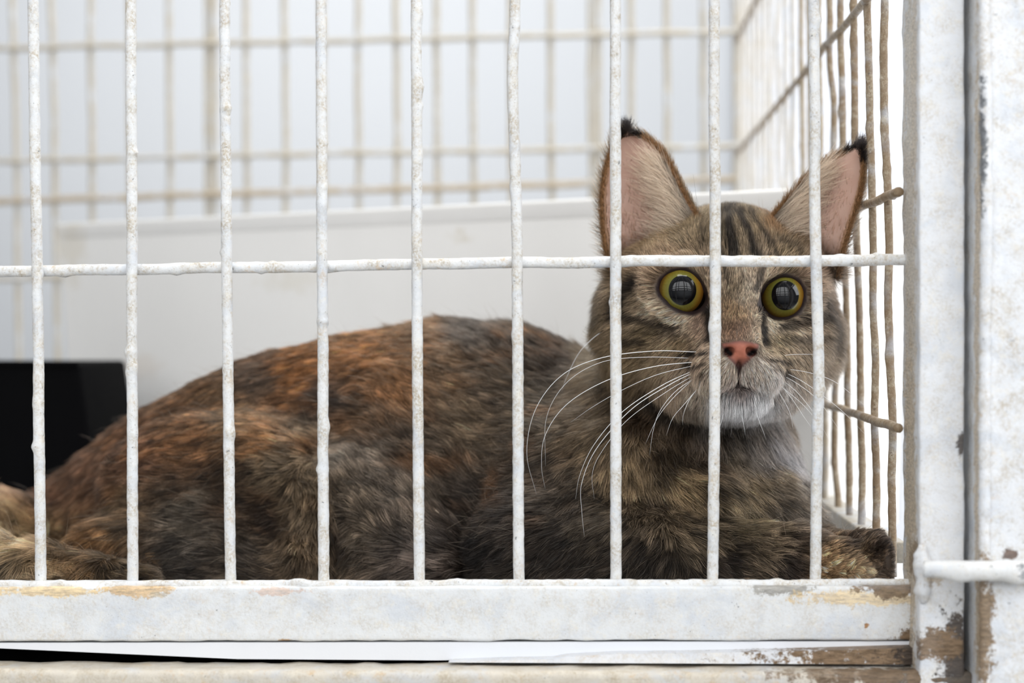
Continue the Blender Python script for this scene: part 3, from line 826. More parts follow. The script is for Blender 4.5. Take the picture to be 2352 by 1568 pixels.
STR = [  # dark markings on the head: polyline, half width, strength
    ([(1672, 478), (1676, 530), (1684, 590)], 13, .95), ([(1648, 490), (1650, 590)], 8, .8), ([(1702, 500), (1722, 545), (1738, 600)], 9, .95), ([(1722, 492), (1762, 560), (1780, 600)], 7, .8), ([(1600, 500), (1620, 560)], 7, .4),
    ([(1664, 600), (1668, 650)], 6, .7), ([(1700, 600), (1704, 650)], 5, .45), ([(1762, 600), (1745, 640), (1738, 670)], 6, .8), ([(1620, 700), (1632, 735), (1634, 775)], 9, .95), ([(1745, 705), (1752, 740), (1755, 785)], 8, .98),
    ([(1472, 648), (1444, 668), (1430, 705), (1434, 720)], 11, .95), ([(1432, 720), (1480, 730), (1560, 752)], 9, .8), ([(1470, 755), (1530, 762), (1590, 770)], 7, .55), ([(1450, 778), (1490, 782)], 9, .8), ([(1400, 640), (1395, 720)], 9, .5),
    ([(1566, 808), (1596, 809), (1626, 807)], 4, .95), ([(1580, 832), (1604, 834), (1626, 831)], 3.5, .9), ([(1600, 855), (1625, 850)], 3, .5), ([(1762, 820), (1782, 822), (1806, 825)], 4.5, .95), ([(1775, 842), (1800, 848), (1815, 852)], 4, .8),
    ([(1796, 750), (1835, 738), (1880, 722)], 9, .85), ([(1800, 775), (1840, 772), (1890, 765)], 7, .6), ([(1885, 690), (1898, 740), (1900, 790)], 9, .8), ([(1790, 560), (1830, 585)], 6, .5), ([(1440, 590), (1470, 605)], 6, .5),
    ([(1400, 880), (1420, 930), (1470, 960)], 12, .5), ([(1480, 900), (1530, 940), (1600, 960)], 14, .7), ([(1560, 905), (1600, 930)], 8, .5), ([(1500, 1080), (1560, 1050), (1630, 1130)], 8, .4)]
DARK = lin((34, 28, 24))


def segdist(x, y, pts):
    d = np.full(len(x), 1e9)
    for (x0, y0), (x1, y1) in zip(pts[:-1], pts[1:]):
        bx, by = x1 - x0, y1 - y0
        t = np.clip(((x - x0) * bx + (y - y0) * by) / (bx * bx + by * by), 0, 1)
        d = np.minimum(d, np.hypot(x - x0 - bx * t, y - y0 - by * t))
    return d


def blend(x, y, XY, Val, s0=18.0):
    out = np.zeros((len(x), Val.shape[1])); w_ = np.zeros(len(x))
    for i in range(len(XY)):
        w = 1.0 / ((x - XY[i, 0]) ** 2 + (y - XY[i, 1]) ** 2 + s0 * s0) ** 2
        out += w[:, None] * Val[i]; w_ += w
    return out / w_[:, None]


def is_head(x, y, Y):
    return (x > 1350) & (x < 2000) & (y < 970 - 0.0 * x) & (Y < 0.16)


def coat(p):
    x, y = proj(p)
    jx = vnoise(p, 130, 3) * 14; jy = vnoise(p, 130, 4) * 9
    c = blend(x + jx, y + jy, PALxy, PALc)
    # flecks that run along the body
    st = vnoise(p * np.array([0.55, 1, 1.5]), 110, 9)
    body = np.clip((1350 - x) / 60, 0, 1) + np.clip((y - 960) / 60, 0, 1); body = np.clip(body, 0, 1)
    f = 1 + st * (0.12 + 0.42 * body)
    c = c * f[:, None]
    org = np.clip(vnoise(p * np.array([0.7, 1, 1.3]), 75, 21) * 1.6 - 0.1, 0, 1) * np.clip((1350 - x) / 120, 0, 1) * np.clip((1230 - y) / 150, 0, 1) * np.clip((y - 700) / 50, 0, 1)
    c = c * (1 - 0.6 * org[:, None]) + lin((152, 102, 62)) * 0.6 * org[:, None]
    hx = x + vnoise(p, 350, 31) * 6; hy = y + vnoise(p, 350, 32) * 6
    for pts, w, s in STR:
        m = s * np.clip(1.6 - segdist(hx, hy, pts) / w, 0, 1)
        c = c * (1 - m[:, None]) + DARK * m[:, None]
    return np.clip(c, 0.003, 0.95)


G_ = [  # px, py, dx, dy (image axes), length mm, lift
    (1700, 775, 0, -1, 1.6, .1), (1690, 720, 0, -1, 2.5, .15), (1680, 640, 0, -1, 4, .2), (1680, 560, 0, -1, 6, .25), (1690, 490, .05, -1, 8, .35), (1620, 500, -.1, -1, 7, .3), (1760, 500, .1, -1, 7, .3),
    (1560, 580, -.5, -.85, 5, .2), (1500, 570, -.6, -.8, 7, .25), (1800, 600, .5, -.85, 5, .2), (1850, 580, .6, -.7, 7, .25), (1440, 620, -.9, -.3, 8, .25), (1400, 660, -1, .1, 12, .6), (1470, 700, -1, .2, 5, .15),
    (1390, 760, -.98, .25, 14, .6), (1500, 760, -.95, .3, 6, .2), (1580, 760, -.8, .5, 3.5, .15), (1620, 735, -.5, .8, 2.5, .1), (1640, 700, -.2, -.9, 2, .1), (1600, 810, -.9, .3, 3.5, .15), (1640, 830, -.6, .5, 3, .15), (1540, 830, -.85, .5, 8, .2), (1450, 840, -.75, .65, 13, .3),
    (1390, 850, -.8, .6, 16, .55), (1600, 880, -.5, .85, 8, .25), (1650, 870, -.3, .95, 4, .2), (1740, 870, .3, .95, 4, .2), (1660, 925, -.15, 1, 7.5, .3), (1700, 930, 0, 1, 7.5, .3), (1740, 920, .2, 1, 7.5, .3), (1700, 895, 0, 1, 4, .25),
    (1790, 880, .55, .85, 8, .25), (1790, 830, .8, .4, 4, .2), (1745, 830, .5, .6, 3, .15), (1850, 850, .7, .7, 12, .3), (1900, 820, .85, .5, 13, .55), (1900, 740, .95, .25, 11, .55), (1900, 660, .95, -.1, 9, .5), (1820, 760, .85, .4, 4.5, .2), (1770, 750, .4, .8, 2.5, .1), (1860, 690, .95, .1, 5, .2), (1730, 680, .2, -.9, 2, .1),
    (1540, 910, -.3, 1, 13, .3), (1480, 930, -.3, .95, 15, .3), (1400, 950, -.3, .95, 16, .3), (1600, 1000, .1, 1, 17, .3), (1700, 1010, .25, .95, 18, .3), (1780, 1000, .5, .85, 18, .35), (1840, 960, .5, .85, 16, .35), (1500, 1030, .3, .95, 16, .3), (1450, 1090, .6, .8, 16, .35), (1560, 1120, .7, .7, 16, .4),
    (1650, 1130, .75, .6, 16, .35), (1760, 1120, .9, .4, 17, .35), (1700, 1200, .85, .45, 15, .35), (1820, 1180, .9, .35, 15, .35), (1600, 1220, .6, .5, 14, .3), (1800, 1270, .95, .15, 10, .25), (1700, 1290, .95, .1, 9, .25), (1500, 1280, -.5, .6, 13, .35), (1920, 1280, .97, .05, 5, .2), (2000, 1290, .9, .3, 4, .2), (2020, 1250, .9, -.1, 6, .4), (1920, 1255, .8, -.3, 7, .4),
    (1380, 1150, -.7, .6, 15, .3), (1350, 1270, -.8, .45, 15, .35), (1230, 1150, -.8, .3, 15, .25), (1200, 1280, -.8, .3, 14, .3), (1320, 1040, -.6, .6, 15, .25), (1330, 920, -.6, .4, 15, .3), (1300, 850, -.7, -.55, 15, .35), (1200, 800, -.8, -.5, 16, .35), (1080, 760, -.9, -.35, 16, .3), (950, 750, -1, -.1, 14, .2), (800, 800, -.97, .15, 13, .18), (640, 850, -.93, .35, 13, .18),
    (480, 930, -.88, .45, 13, .2), (330, 1020, -.82, .5, 13, .2), (180, 1110, -.9, .4, 14, .25), (1220, 950, -.8, -.4, 15, .2), (1100, 950, -.8, -.5, 15, .2), (1000, 950, -.8, -.55, 14, .2), (1000, 1080, -.72, -.62, 15, .22), (880, 1020, -.75, -.6, 15, .22), (780, 1000, -.95, -.3, 14, .2), (650, 1010, -1, 0, 14, .2), (500, 1060, -1, .15, 14, .2),
    (900, 1180, -.65, -.7, 15, .3), (1000, 1220, -.8, -.45, 15, .28), (1080, 1120, -.8, -.45, 15, .2), (820, 1140, -.45, -.6, 13, .5), (790, 1240, -.3, .7, 13, .45), (720, 1120, .5, .6, 12, .55), (710, 1220, .35, .8, 12, .6), (640, 1160, -.6, .2, 13, .3), (560, 1180, -.9, .1, 14, .25), (600, 1280, -.9, -.1, 15, .35), (450, 1240, -.98, .1, 15, .25), (350, 1160, -.95, .2, 14, .22), (900, 1300, -.7, .3, 14, .35),
    (250, 1220, -.85, .45, 17, .3), (120, 1220, -.92, .35, 20, .3), (20, 1260, -.9, .4, 22, .35), (60, 1328, .9, .1, 14, .3), (280, 1330, .95, .05, 12, .3), (160, 1330, .95, .05, 14, .3), (190, 1275, -.6, .7, 16, .3)]
Gxy = np.array([g[:2] for g in G_], float); Gv = np.array([g[2:] for g in G_], float)

# ear masks in the photo frame
def ear_mask(x, y, Y):
    el = ((y < 600) & (x < 1600) & (y < 470 + (1600 - x) * 0.55)) ; el2 = (y < 470)
    er = (x > 1760) & (y < 560) & (y < 480 + (x - 1770) * 0.55)
    return (el & ((x < 1560) | el2)) | er


me = bpy.data.meshes.new('cat')
LOC = np.array([0.02, 0.14, 0.0])
me.from_pydata((V - LOC).tolist(), [], Q.tolist()); me.update()
me.polygons.foreach_set('use_smooth', [True] * len(me.polygons))
cat = bpy.data.objects.new('cat', me); COL.objects.link(cat); cat.location = LOC
tag(cat, 'tabby and ginger cat lying behind the bars with wide green eyes', 'cat')
vx, vy = proj(V)
cc = coat(V) * 0.32  # underfur darkened, shade between the hairs put into its colour
earpts = KDTree(len(EARS[0]) + len(EARS[1]))
for i, p in enumerate(np.vstack(EARS)): earpts.insert(p, i)
earpts.balance()
near = np.zeros(len(V)); eidx = np.zeros(len(V), int)
cand = np.where((vy < 660) & (vx > 1340))[0]
for i in cand:
    _, k, dd = earpts.find(V[i]); near[i] = 1 if dd < 0.0034 else 0; eidx[i] = k
nu, nv = 34, 60
earL = eidx < len(EARS[0]); kk = np.where(earL, eidx, eidx - len(EARS[0])); eu = (kk % nu) / (nu - 1); ev = (kk // nu) / (nv - 1)
EN = []
for E_ in EARS:
    g_ = E_.reshape(60, 34, 3); n_ = np.cross(np.gradient(g_, axis=1), np.gradient(g_, axis=0)); n_ /= np.linalg.norm(n_, axis=2)[..., None] + 1e-12
    n_ = n_ * (-1 if n_[20, 17, 1] > 0 else 1); EN.append(n_.reshape(-1, 3))
EN = np.vstack(EN)
front = (VN * EN[eidx]).sum(1) > -0.25
isear = (near > 0)
pink = lin((220, 186, 170)); pink2 = lin((202, 160, 142)); edge = lin((160, 120, 84))
eg = np.minimum(eu, 1 - eu); tip = ev
pc = pink * (0.5 + 0.5 * np.clip(vnoise(V, 160, 77) * .8 + .6, 0, 1))[:, None] + pink2 * (0.5 - 0.5 * np.clip(vnoise(V, 160, 77) * .8 + .6, 0, 1))[:, None]
me_ = np.clip((0.07 - eg) / 0.05, 0, 1)[:, None]; pc = pc * (1 - me_) + edge * me_
fade = np.clip((ev - 0.12) / 0.15, 0, 1)[:, None]
m = (isear & front)[:, None] * fade; cc = cc * (1 - m) + pc * m
m = (isear & ~front)[:, None] * np.clip((ev - .1) / .2, 0, 1)[:, None]; cc = cc * (1 - m) + lin((96, 76, 56)) * m
# lids, nose leather, mouth
for (c, er, g), (ex_, ey_, Yc, _, ol) in zip(EYES, outlines):
    poly = np.array(ol + [ol[0]], float)
    dd = segdist(vx, vy, [tuple(q) for q in poly])
    m = (np.clip(1.6 - dd / 6.5, 0, 1) * (V[:, 1] < Yc + .01) * (vy < 780))[:, None]
    cc = cc * (1 - m) + lin((38, 27, 27)) * m
    dd2 = np.linalg.norm(V - c, axis=1); m = ((dd2 < er + .0010))[:, None]
    cc = np.where(m, lin((40, 28, 30)), cc)
nosep = [(1658, 789), (1700, 782), (1744, 789), (1738, 812), (1716, 832), (1698, 852), (1682, 832), (1664, 812)]


def inpoly(x, y, pts):
    r = np.zeros(len(x), bool); j = len(pts) - 1
    for i in range(len(pts)):
        xi, yi = pts[i]; xj, yj = pts[j]
        r ^= ((yi > y) != (yj > y)) & (x < (xj - xi) * (y - yi) / (yj - yi + 1e-9) + xi); j = i
    return r


nosem = inpoly(vx, vy, nosep) & (V[:, 1] < .045)
ncol = lin((166, 100, 80)) * (1 + 0.12 * vnoise(V, 900, 5))[:, None]
dn = np.clip((vy - 818) / 20, 0, 1)[:, None]; ncol = ncol * (1 - dn) + lin((88, 58, 50)) * dn
rimn = np.clip(1 - segdist(vx, vy, nosep + [nosep[0]]) / 10.0, 0, 1)[:, None]; ncol = ncol * (1 - .75 * rimn) + lin((60, 46, 46)) * .75 * rimn
for q in ([(1668, 803), (1677, 812)], [(1721, 813), (1734, 806)]):
    mq = np.clip(1.5 - segdist(vx, vy, q) / 7.5, 0, 1)[:, None]; ncol = ncol * (1 - mq) + lin((26, 18, 18)) * mq
cc = np.where(nosem[:, None], ncol, cc)
m = (np.clip(1.4 - segdist(vx, vy, [(1697, 850), (1696, 880)]) / 5, 0, 1) * (V[:, 1] < .05))[:, None]; cc = cc * (1 - m) + lin((58, 42, 40)) * m
m = (np.clip(1.2 - segdist(vx, vy, [(1640, 892), (1665, 886), (1696, 880), (1730, 886), (1752, 893)]) / 5, 0, 1) * (V[:, 1] < .05))[:, None] * .8; cc = cc * (1 - m) + lin((70, 56, 54)) * m

ca = me.color_attributes.new('coat', 'FLOAT_COLOR', 'POINT')
ca.data.foreach_set('color', np.hstack([cc, np.ones((len(cc), 1))]).ravel().astype(np.float32))
mb = NT('cat_skin_and_underfur'); at = mb.n('ShaderNodeAttribute'); at.attribute_name = 'coat'
mb.set(mb.b.inputs['Base Color'], at.outputs['Color']); mb.b.inputs['Roughness'].default_value = 0.55
mb.b.inputs['Specular IOR Level'].default_value = 0.3
mb.b.inputs['Subsurface Weight'].default_value = 0.04; mb.b.inputs['Subsurface Radius'].default_value = (.004, .0015, .001)
mb.b.inputs['Subsurface Scale'].default_value = 0.5
mb.bump(mb.noise(1800, 3, 0.7), 0.35, 0.0004)
me.materials.append(mb.m)

# eyeballs
for k, ((c, er, g), (ex_, ey_, Yc, _, ol)) in enumerate(zip(EYES, outlines)):
    bm = bmesh.new(); bmesh.ops.create_uvsphere(bm, u_segments=96, v_segments=64, radius=er)
    rot = Vector(g).to_track_quat('Z', 'Y').to_matrix()
    for v in bm.verts:
        a = v.co.z / er
        if a > .45: v.co.z += 0.0011 * min(1, (a - .45) / .45) * er / .0116
        v.co = rot @ v.co
    mm = bpy.data.meshes.new('eye'); bm.to_mesh(mm); bm.free(); mm.polygons.foreach_set('use_smooth', [True] * len(mm.polygons))
    eo = bpy.data.objects.new('eye', mm); COL.objects.link(eo); eo.parent = cat; eo.location = c - LOC
    me2 = NT('eye_iris'); oc = me2.n('ShaderNodeTexCoord').outputs['Object']
    # offset from the axis in the plane across the gaze
    gx = Vector(rot @ Vector((1, 0, 0))); gy = Vector(rot @ Vector((0, 1, 0)))

    def dot(v, w):
        o = me2.n('ShaderNodeVectorMath', operation='DOT_PRODUCT'); me2.set(o.inputs[0], v); o.inputs[1].default_value = tuple(w); return o.outputs['Value']
    right = Vector(R @ np.array([1, 0, 0])); upv = Vector(R @ np.array([0, 1, 0]))
    u_ = dot(oc, right); v_ = dot(oc, upv)
    u0, v0 = ((-.0006, .0004), (-.0004, .0005))[k]
    du = me2.math('SUBTRACT', u_, u0); dv = me2.math('SUBTRACT', v_, v0)
    rr = me2.math('SQRT', me2.math('ADD', me2.math('POWER', me2.math('DIVIDE', du, 0.92), 2), me2.math('POWER', dv, 2)))
    ang = me2.math('ARCTAN2', du, dv)
    cv = me2.n('ShaderNodeCombineXYZ'); me2.set(cv.inputs[0], me2.math('MULTIPLY', ang, 9.0)); me2.set(cv.inputs[1], me2.math('MULTIPLY', rr, 260.0))
    fib = me2.noise(1.6, 4, 0.7, vec=cv.outputs[0])
    iris = me2.mix(fib, lin((88, 78, 22)), lin((146, 126, 46)))
    iris = me2.mix(me2.ramp(rr, .0066, .0095, 0.6, 0.0), iris, lin((98, 108, 52)))
    iris = me2.mix(me2.ramp(rr, .0088, .0102, 0.0, 0.85), iris, lin((92, 62, 22)))
    side = me2.math('MULTIPLY', me2.ramp(du, 0.003, 0.009), 0.55)
    iris = me2.mix(side, iris, lin((170, 112, 40)))
    pup = me2.ramp(rr, .0066, .0069, 1.0, 0.0)
    colr = me2.mix(pup, iris, (0.003, 0.003, 0.004))
    m3 = me2.ramp(rr, .0104, .0109)
    colr = me2.mix(m3, colr, lin((36, 22, 18)))
    me2.set(me2.b.inputs['Base Color'], colr)
    me2.b.inputs['Roughness'].default_value = 0.04; me2.b.inputs['IOR'].default_value = 1.45
    me2.b.inputs['Coat Weight'].default_value = 0.0; me2.b.inputs['Coat Roughness'].default_value = 0.01
    mm.materials.append(me2.m)

# ------------------------------------------------------------------ fur
def sample(nh, wfun):
    cen = V[Q].mean(1); nrm_ = fn / (fa[:, None] + 1e-12)
    w = fa * wfun(cen, nrm_); w = w / w.sum()
    f = rng.choice(len(Q), nh, p=w)
    a, b = rng.random(nh)[:, None], rng.random(nh)[:, None]
    q = V[Q[f]]; qn = VN[Q[f]]
    p = (q[:, 0] * (1 - a) + q[:, 1] * a) * (1 - b) + (q[:, 3] * (1 - a) + q[:, 2] * a) * b
    n_ = (qn[:, 0] * (1 - a) + qn[:, 1] * a) * (1 - b) + (qn[:, 3] * (1 - a) + qn[:, 2] * a) * b
    return p, n_ / np.linalg.norm(n_, axis=1)[:, None]


def build_curves(name, pts, rad, colr, mat, parent):
    nh, npt, _ = pts.shape
    h = bpy.data.hair_curves.new(name); h.add_curves([npt] * nh)
    h.attributes['position'].data.foreach_set('vector', (pts - np.array(origin(parent))).reshape(-1).astype(np.float32))
    ra = h.attributes.get('radius') or h.attributes.new('radius', 'FLOAT', 'POINT')
    ra.data.foreach_set('value', rad.reshape(-1).astype(np.float32))
    c_ = h.attributes.new('hue', 'FLOAT_COLOR', 'CURVE')
    c_.data.foreach_set('color', np.hstack([colr, np.ones((nh, 1))]).ravel().astype(np.float32))
    h.materials.append(mat)
    o = bpy.data.objects.new(name, h); COL.objects.link(o); o.parent = parent
    return o


mh = NT('fur'); ha = mh.n('ShaderNodeAttribute'); ha.attribute_name = 'hue'
hi = mh.n('ShaderNodeHairInfo')
tk = mh.ramp(hi.outputs['Intercept'], 0.05, 0.9, 0.30, 1.25)  # ticking, with roots darkened further as painted shade deep in the coat
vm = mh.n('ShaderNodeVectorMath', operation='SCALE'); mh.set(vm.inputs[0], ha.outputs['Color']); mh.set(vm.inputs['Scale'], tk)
hb = mh.n('ShaderNodeBsdfHairPrincipled'); hb.model = 'CHIANG'; hb.parametrization = 'COLOR'
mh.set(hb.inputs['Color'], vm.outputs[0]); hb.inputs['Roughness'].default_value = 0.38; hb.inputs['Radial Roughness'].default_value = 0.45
hb.inputs['IOR'].default_value = 1.42; hb.inputs['Coat'].default_value = 0.0
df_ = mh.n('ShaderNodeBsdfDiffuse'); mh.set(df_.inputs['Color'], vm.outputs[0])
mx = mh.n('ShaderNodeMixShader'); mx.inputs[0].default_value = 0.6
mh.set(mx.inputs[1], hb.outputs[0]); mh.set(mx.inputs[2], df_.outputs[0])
mh.t.links.new(mx.outputs[0], mh.t.nodes['Material Output'].inputs['Surface'])
M_fur = mh.m


def groom(p, nr, seed, clump_n, clump_amt, len_mul=1.0, rad0=0.00006, npt=6):
    g = np.random.default_rng(seed); nh = len(p)
    x, y = proj(p)
    gv = blend(x, y, Gxy, Gv, 22.0)
    right = R @ np.array([1, 0, 0]); upw = R @ np.array([0, 1, 0])
    d = gv[:, 0:1] * right - gv[:, 1:2] * upw
    d /= np.linalg.norm(d, axis=1)[:, None] + 1e-9
    # gentle whorls so the coat is not combed flat
    body = np.clip(np.clip((1350 - x) / 60, 0, 1) + np.clip((y - 960) / 60, 0, 1), 0, 1)
    a = (vnoise(p, 55, seed + 1) * 0.5 + vnoise(p, 140, seed + 2) * 0.35) * (0.25 + 0.75 * body) + g.normal(0, .12, nh) * (0.6 + 1.2 * body)
    vd = np.array([0, 1.0, 0]); cr = np.cross(np.broadcast_to(vd, d.shape), d)
    d = d * np.cos(a)[:, None] + cr * np.sin(a)[:, None]
    dn_ = (d * nr).sum(1); rise = np.clip(dn_, 0, 1) ** 1.5
    d = d - nr * dn_[:, None]; d /= np.linalg.norm(d, axis=1)[:, None] + 1e-6
    lift = gv[:, 3] * (1 + 0.35 * vnoise(p, 90, seed + 5)) * g.uniform(.6, 1.5, nh) + rise * g.uniform(.25, 1.0, nh) * (.45 + .4 * body)
    L = gv[:, 2] * 0.001 * g.uniform(.6, 1.15, nh) * len_mul * (1 - 0.22 * body)
    # longer fur facing out at the outline is free to stand a little
    t = np.linspace(0, 1, npt)[None, :, None]
    dir0 = d + nr * (lift * 1.6)[:, None]; dir0 /= np.linalg.norm(dir0, axis=1)[:, None]
    dir1 = d + nr * (lift * 0.15 + rise * .3)[:, None] + np.array([0, 0, -0.12]); dir1 /= np.linalg.norm(dir1, axis=1)[:, None]
    pts = p[:, None, :] + L[:, None, None] * (dir0[:, None, :] * t + (dir1 - dir0)[:, None, :] * t * t * 0.5)
    curl = g.normal(0, 1, (nh, 3)) * (L * 0.06)[:, None]; pts += curl[:, None, :] * (t ** 2)
    # clumps
    ci = g.choice(nh, clump_n, replace=False); kd = KDTree(clump_n)
    for k, i in enumerate(ci): kd.insert(p[i], k)
    kd.balance()
    cid = np.array([kd.find(q)[1] for q in p])
    own = pts[ci][cid]; am = (clump_amt * g.uniform(.4, 1, nh))[:, None, None] * t ** 1.2
    pts = pts * (1 - am) + own * am
    # nothing through the bars or the pan
    pts[:, :, 1] = np.maximum(pts[:, :, 1], 0.0072); pts[:, :, 2] = np.maximum(pts[:, :, 2], 0.0005)
    pts[:, :, 0] = np.minimum(pts[:, :, 0], XS - 0.0026)
    cb = g.normal(0, 1, clump_n)[cid]
    col = coat(p)
    fine = vnoise(p * np.array([.6, 1, 1.5]), 420, seed + 30)
    lm = np.sqrt(np.clip(col.mean(1), 0, 1)); tone = (.64 + .72 * lm) * (1 - .32 * body)
    col = col * tone[:, None]
    f = np.exp(cb * (0.16 + 0.26 * body) + fine * (.3 + .5 * body) + g.normal(0, .36, nh)) 
    col = col * f[:, None]
    # banded guard hairs: some pale, some nearly black
    z = g.random(nh)
    lum = col.mean(1)
    pale = (z < .12) & (lum < .5); col[pale] = col[pale] * 1.7 + 0.03
    blk = z > .80; col[blk] *= 0.3
    rad = rad0 * (np.array([1.0, 1.0, .9, .7, .45, .12]) if npt == 6 else np.linspace(1, .1, npt))[None, :] * g.uniform(.7, 1.2, nh)[:, None]
    return pts, rad, np.clip(col, 0.002, 0.9), x, y


def base_ok(cen, nr):
    x, y = proj(cen)
    view = CAM - cen; view /= np.linalg.norm(view, axis=1)[:, None]
    f = (nr * view).sum(1); vis = np.clip((f + .55) / .6, 0.03, 1)
    ok = cen[:, 2] > 0.002
    ok &= ~(inpoly(x, y, nosep) & (cen[:, 1] < .045))
    for (c, er, g) in EYES:
        ok &= np.linalg.norm(cen - c, axis=1) > er + .0009
    for *_, ol in outlines:
        cxy = np.mean(ol, 0); big = [tuple(cxy + (np.array(q) - cxy) * 1.12) for q in ol]
        ok &= ~(inpoly(x, y, big) & (cen[:, 1] < .09))
    ok &= ~((segdist(x, y, [(1697, 850), (1696, 882)]) < 3) & (cen[:, 1] < .05))
    return vis * ok


# distance to the ears of every face centre, once
cenF = V[Q].mean(1); earF = np.zeros(len(Q), bool); earV = np.zeros(len(Q)); earFr = np.zeros(len(Q), bool)
earv_vert = isear
earF = isear[Q].all(1); earV = ev[Q[:, 0]]; nF = fn / (fa[:, None] + 1e-12); earFr = front[Q[:, 0]]
earDense = np.where(earF & (earV > .10) & earFr, 0.0, 1.0) * np.where(earF & (earV > .10) & ~earFr, .6, 1.0)


def w_head(cen, nr):
    x, y = proj(cen); h = ((x > 1340) & (y < 975) & (cen[:, 1] < .16)).astype(float)
    return base_ok(cen, nr) * h * earDense


def w_body(cen, nr):
    x, y = proj(cen); h = ((x > 1340) & (y < 960) & (cen[:, 1] < .15))
    return base_ok(cen, nr) * (~h) * earDense * np.where((x > 2352) | (x < -60), .3, 1)


ph, nh_ = sample(150000, w_head)
pts, rad, col, *_ = groom(ph, nh_, 5, 12000, 0.42, rad0=0.000062)
build_curves('head_fur', pts, rad, col, M_fur, cat)['kind'] = 'stuff'
pb_, nb_ = sample(330000, w_body)
pts, rad, col, *_ = groom(pb_, nb_, 15, 15000, 0.78, rad0=0.000085)
build_curves('body_fur', pts, rad, col, M_fur, cat)['kind'] = 'stuff'

# loose pale guard hairs standing out of the coat
pg, ng = sample(2600, lambda c_, n_: w_body(c_, n_) + .5 * w_head(c_, n_))
pts, rad, col, *_ = groom(pg, ng + np.random.default_rng(3).normal(0, .35, ng.shape), 25, 2500, 0.0, len_mul=1.35, rad0=0.00006)
build_curves('guard_hair', pts, rad, np.clip(col * .5 + lin((150, 134, 116)) * .7, 0, .8), M_fur, cat)['kind'] = 'stuff'

# ear edging, tufts and the long pale hairs inside the ears
def ear_hair(E, side, seed):
    g = np.random.default_rng(seed); E = E.reshape(60, 34, 3)
    P0, D0_, L0, C0_ = [], [], [], []
    for _ in range(5200):                        # short edging all round, dark at the tip
        v = g.random() ** 0.9; ed = 0 if g.random() < .5 else 33
        i = int(v * 59); e = E[i, ed]; nb = E[i, 3 if ed == 0 else 30]; out = e - nb; out /= np.linalg.norm(out) + 1e-9
        upd = E[min(i + 1, 59), ed] - E[max(i - 1, 0), ed]; upd /= np.linalg.norm(upd) + 1e-9
        P0.append(e + g.normal(0, .0005, 3)); dr = out * .45 + upd * .8 + g.normal(0, .22, 3); D0_.append(dr); L0.append(g.uniform(.0015, .004) * (1.5 if v > .9 else 1))
        C0_.append(lin((36, 30, 28)) if v > .88 else (lin((150, 112, 76)) * g.uniform(.6, 1.3)))
    for _ in range(700):                         # tuft at the tip
        e = E[58, int(g.integers(0, 34))] + g.normal(0, .0007, 3); P0.append(e)
        D0_.append(np.array([(-.15 if side < 0 else .55), 0, 1]) + g.normal(0, .3, 3)); L0.append(g.uniform(.003, .0075)); C0_.append(lin((30, 26, 26)) * g.uniform(.6, 1.5))
    for _ in range(2300):                        # pale inner hairs, rooted near the inner edge and base
        v = g.random() * .62; u = abs(g.normal(0, .12)) if side > 0 else 1 - abs(g.normal(0, .12))
        u = min(max(u, 0.02), .98)
        e = E[int(v * 59), int(u * 33)] - np.array([0, .0012, 0]); P0.append(e)
        dr = np.array([-side * -1.0 if side < 0 else 1.0, -.45, .45]); dr[0] = -1.0 if side < 0 else 1.0
        D0_.append(dr + g.normal(0, .22, 3) + np.array([0, 0, .5 * (v - .2)])); L0.append(g.uniform(.010, .024) * (1.1 - .5 * v)); C0_.append(lin((244, 222, 198)) * g.uniform(.7, 1.1))
    for _ in range(4200):                        # short down lining the bowl, denser low down
        v = g.random() ** 1.6 * .75; u = g.uniform(.05, .95); e = E[int(v * 59), int(u * 33)] - np.array([0, .001, 0]); P0.append(e)
        D0_.append(np.array([(-.5 if side < 0 else .5), -.25, .9]) + g.normal(0, .3, 3)); L0.append(g.uniform(.003, .008) * (1.2 - v)); C0_.append(lin((200, 160, 130)) * g.uniform(.6, 1.15))
    P0 = np.array(P0); D0_ = np.array(D0_); D0_ /= np.linalg.norm(D0_, axis=1)[:, None]; L0 = np.array(L0)
    t = np.linspace(0, 1, 6)[None, :, None]; bend = g.normal(0, .12, (len(P0), 3)) + np.array([0, -.02, .10])
    pt = P0[:, None] + L0[:, None, None] * (D0_[:, None] * t + bend[:, None] * t * t)
    rd = np.full(len(P0), .00008)[:, None] * np.array([1, 1, .9, .7, .5, .15])[None]
    return pt, rd, np.array(C0_)


for E, side, sd in ((EARS[0], -1, 51), (EARS[1], 1, 52)):
    pt, rd, co = ear_hair(E, side, sd)
    build_curves('ear_hair', pt, rd, np.clip(co, 0, .9), M_fur, cat)['kind'] = 'stuff'

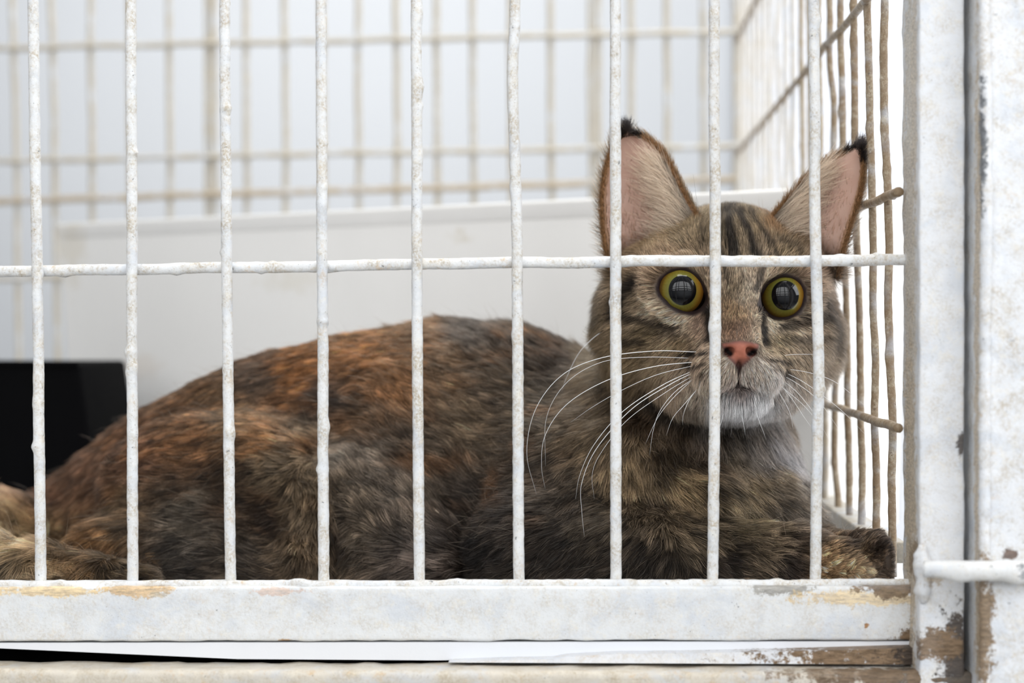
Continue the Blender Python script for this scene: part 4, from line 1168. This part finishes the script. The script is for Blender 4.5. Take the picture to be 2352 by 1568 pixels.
# brow hair and whiskers: white, each one its own tapering strand
M_whisk = plain('whisker', lin((244, 244, 244)), 0.35, 400, 0.02)
M_brow = plain('brow_whisker', lin((60, 52, 46)), 0.4, 400, 0.02)
WL = [
    [(1600, 808, .043), (1500, 806, .036), (1380, 822, .034), (1290, 862, .04), (1230, 940, .048), (1210, 1040, .058), (1232, 1135, .066)],
    [(1580, 822, .045), (1480, 820, .038), (1380, 832, .04), (1300, 880, .046), (1255, 960, .054), (1253, 1070, .062)],
    [(1610, 830, .042), (1500, 842, .036), (1390, 875, .034), (1300, 930, .04), (1252, 1000, .046), (1244, 1070, .052), (1252, 1122, .058)],
    [(1600, 838, .042), (1510, 860, .035), (1430, 895, .034), (1360, 935, .038), (1310, 970, .042)],
    [(1590, 852, .043), (1520, 885, .036), (1430, 945, .032), (1365, 1020, .034), (1332, 1090, .038), (1322, 1145, .042)],
    [(1605, 850, .042), (1540, 882, .034), (1450, 940, .030), (1370, 1030, .032), (1336, 1110, .036), (1336, 1170, .04), (1342, 1232, .044)],
    [(1600, 858, .042), (1530, 900, .036), (1440, 965, .034), (1380, 1040, .036), (1360, 1090, .038), (1365, 1145, .04)],
    [(1598, 866, .041), (1550, 900, .034), (1515, 945, .032), (1500, 990, .034), (1492, 1045, .038)],
    [(1590, 872, .042), (1545, 915, .036), (1510, 960, .034), (1482, 1020, .036)],
    [(1612, 880, .041), (1585, 915, .036), (1570, 950, .036), (1568, 975, .038)],
    [(1604, 890, .042), (1570, 930, .037), (1545, 960, .037), (1530, 1000, .04)],
    [(1400, 755, .09), (1370, 770, .085), (1330, 810, .083), (1300, 870, .085), (1290, 900, .087)],
    [(1760, 823, .050), (1820, 814, .046), (1900, 814, .050)],
    [(1800, 846, .05), (1860, 856, .046), (1920, 878, .048), (1985, 930, .056)],
    [(1796, 852, .05), (1850, 880, .046), (1930, 940, .05), (1990, 1000, .058)],
    [(1790, 858, .05), (1830, 880, .045), (1880, 920, .046), (1930, 990, .052)],
    [(1785, 864, .05), (1830, 900, .045), (1870, 950, .046), (1905, 1010, .05)],
    [(1780, 870, .05), (1815, 910, .045), (1845, 955, .046), (1870, 990, .048)],
    [(1772, 880, .049), (1795, 910, .044), (1815, 950, .044), (1822, 990, .046)],
    [(1768, 872, .049), (1800, 892, .044), (1850, 935, .044), (1890, 985, .046)],
    [(1700, 935, .037), (1708, 975, .036), (1712, 1000, .037)], [(1665, 935, .038), (1655, 975, .037), (1640, 1010, .038)], [(1730, 930, .037), (1745, 970, .036), (1760, 1010, .038)],
]
WR = [0.00013] * len(WL)
for i, wl in enumerate(WL):
    big = i < 11 or 12 <= i < 20
    rr_ = 0.00017 if i in (0, 2, 4, 5) else (0.00012 if i < 11 else (.00011 if i < 20 else .00008))
    tube('whisker', [P(a, b, c + .002) for a, b, c in wl], rr_, M_whisk, cat, seg=6, taper=[1, 1, .9, .75, .5, .12], step=0.002)
for wl in ([(1617, 575, .06), (1606, 500, .05), (1592, 400, .052)], [(1612, 580, .06), (1600, 520, .052), (1580, 440, .052)]):
    tube('brow_whisker', [P(*a) for a in wl], .00007, M_brow, cat, seg=6, taper=[1, .8, .3], step=.002)
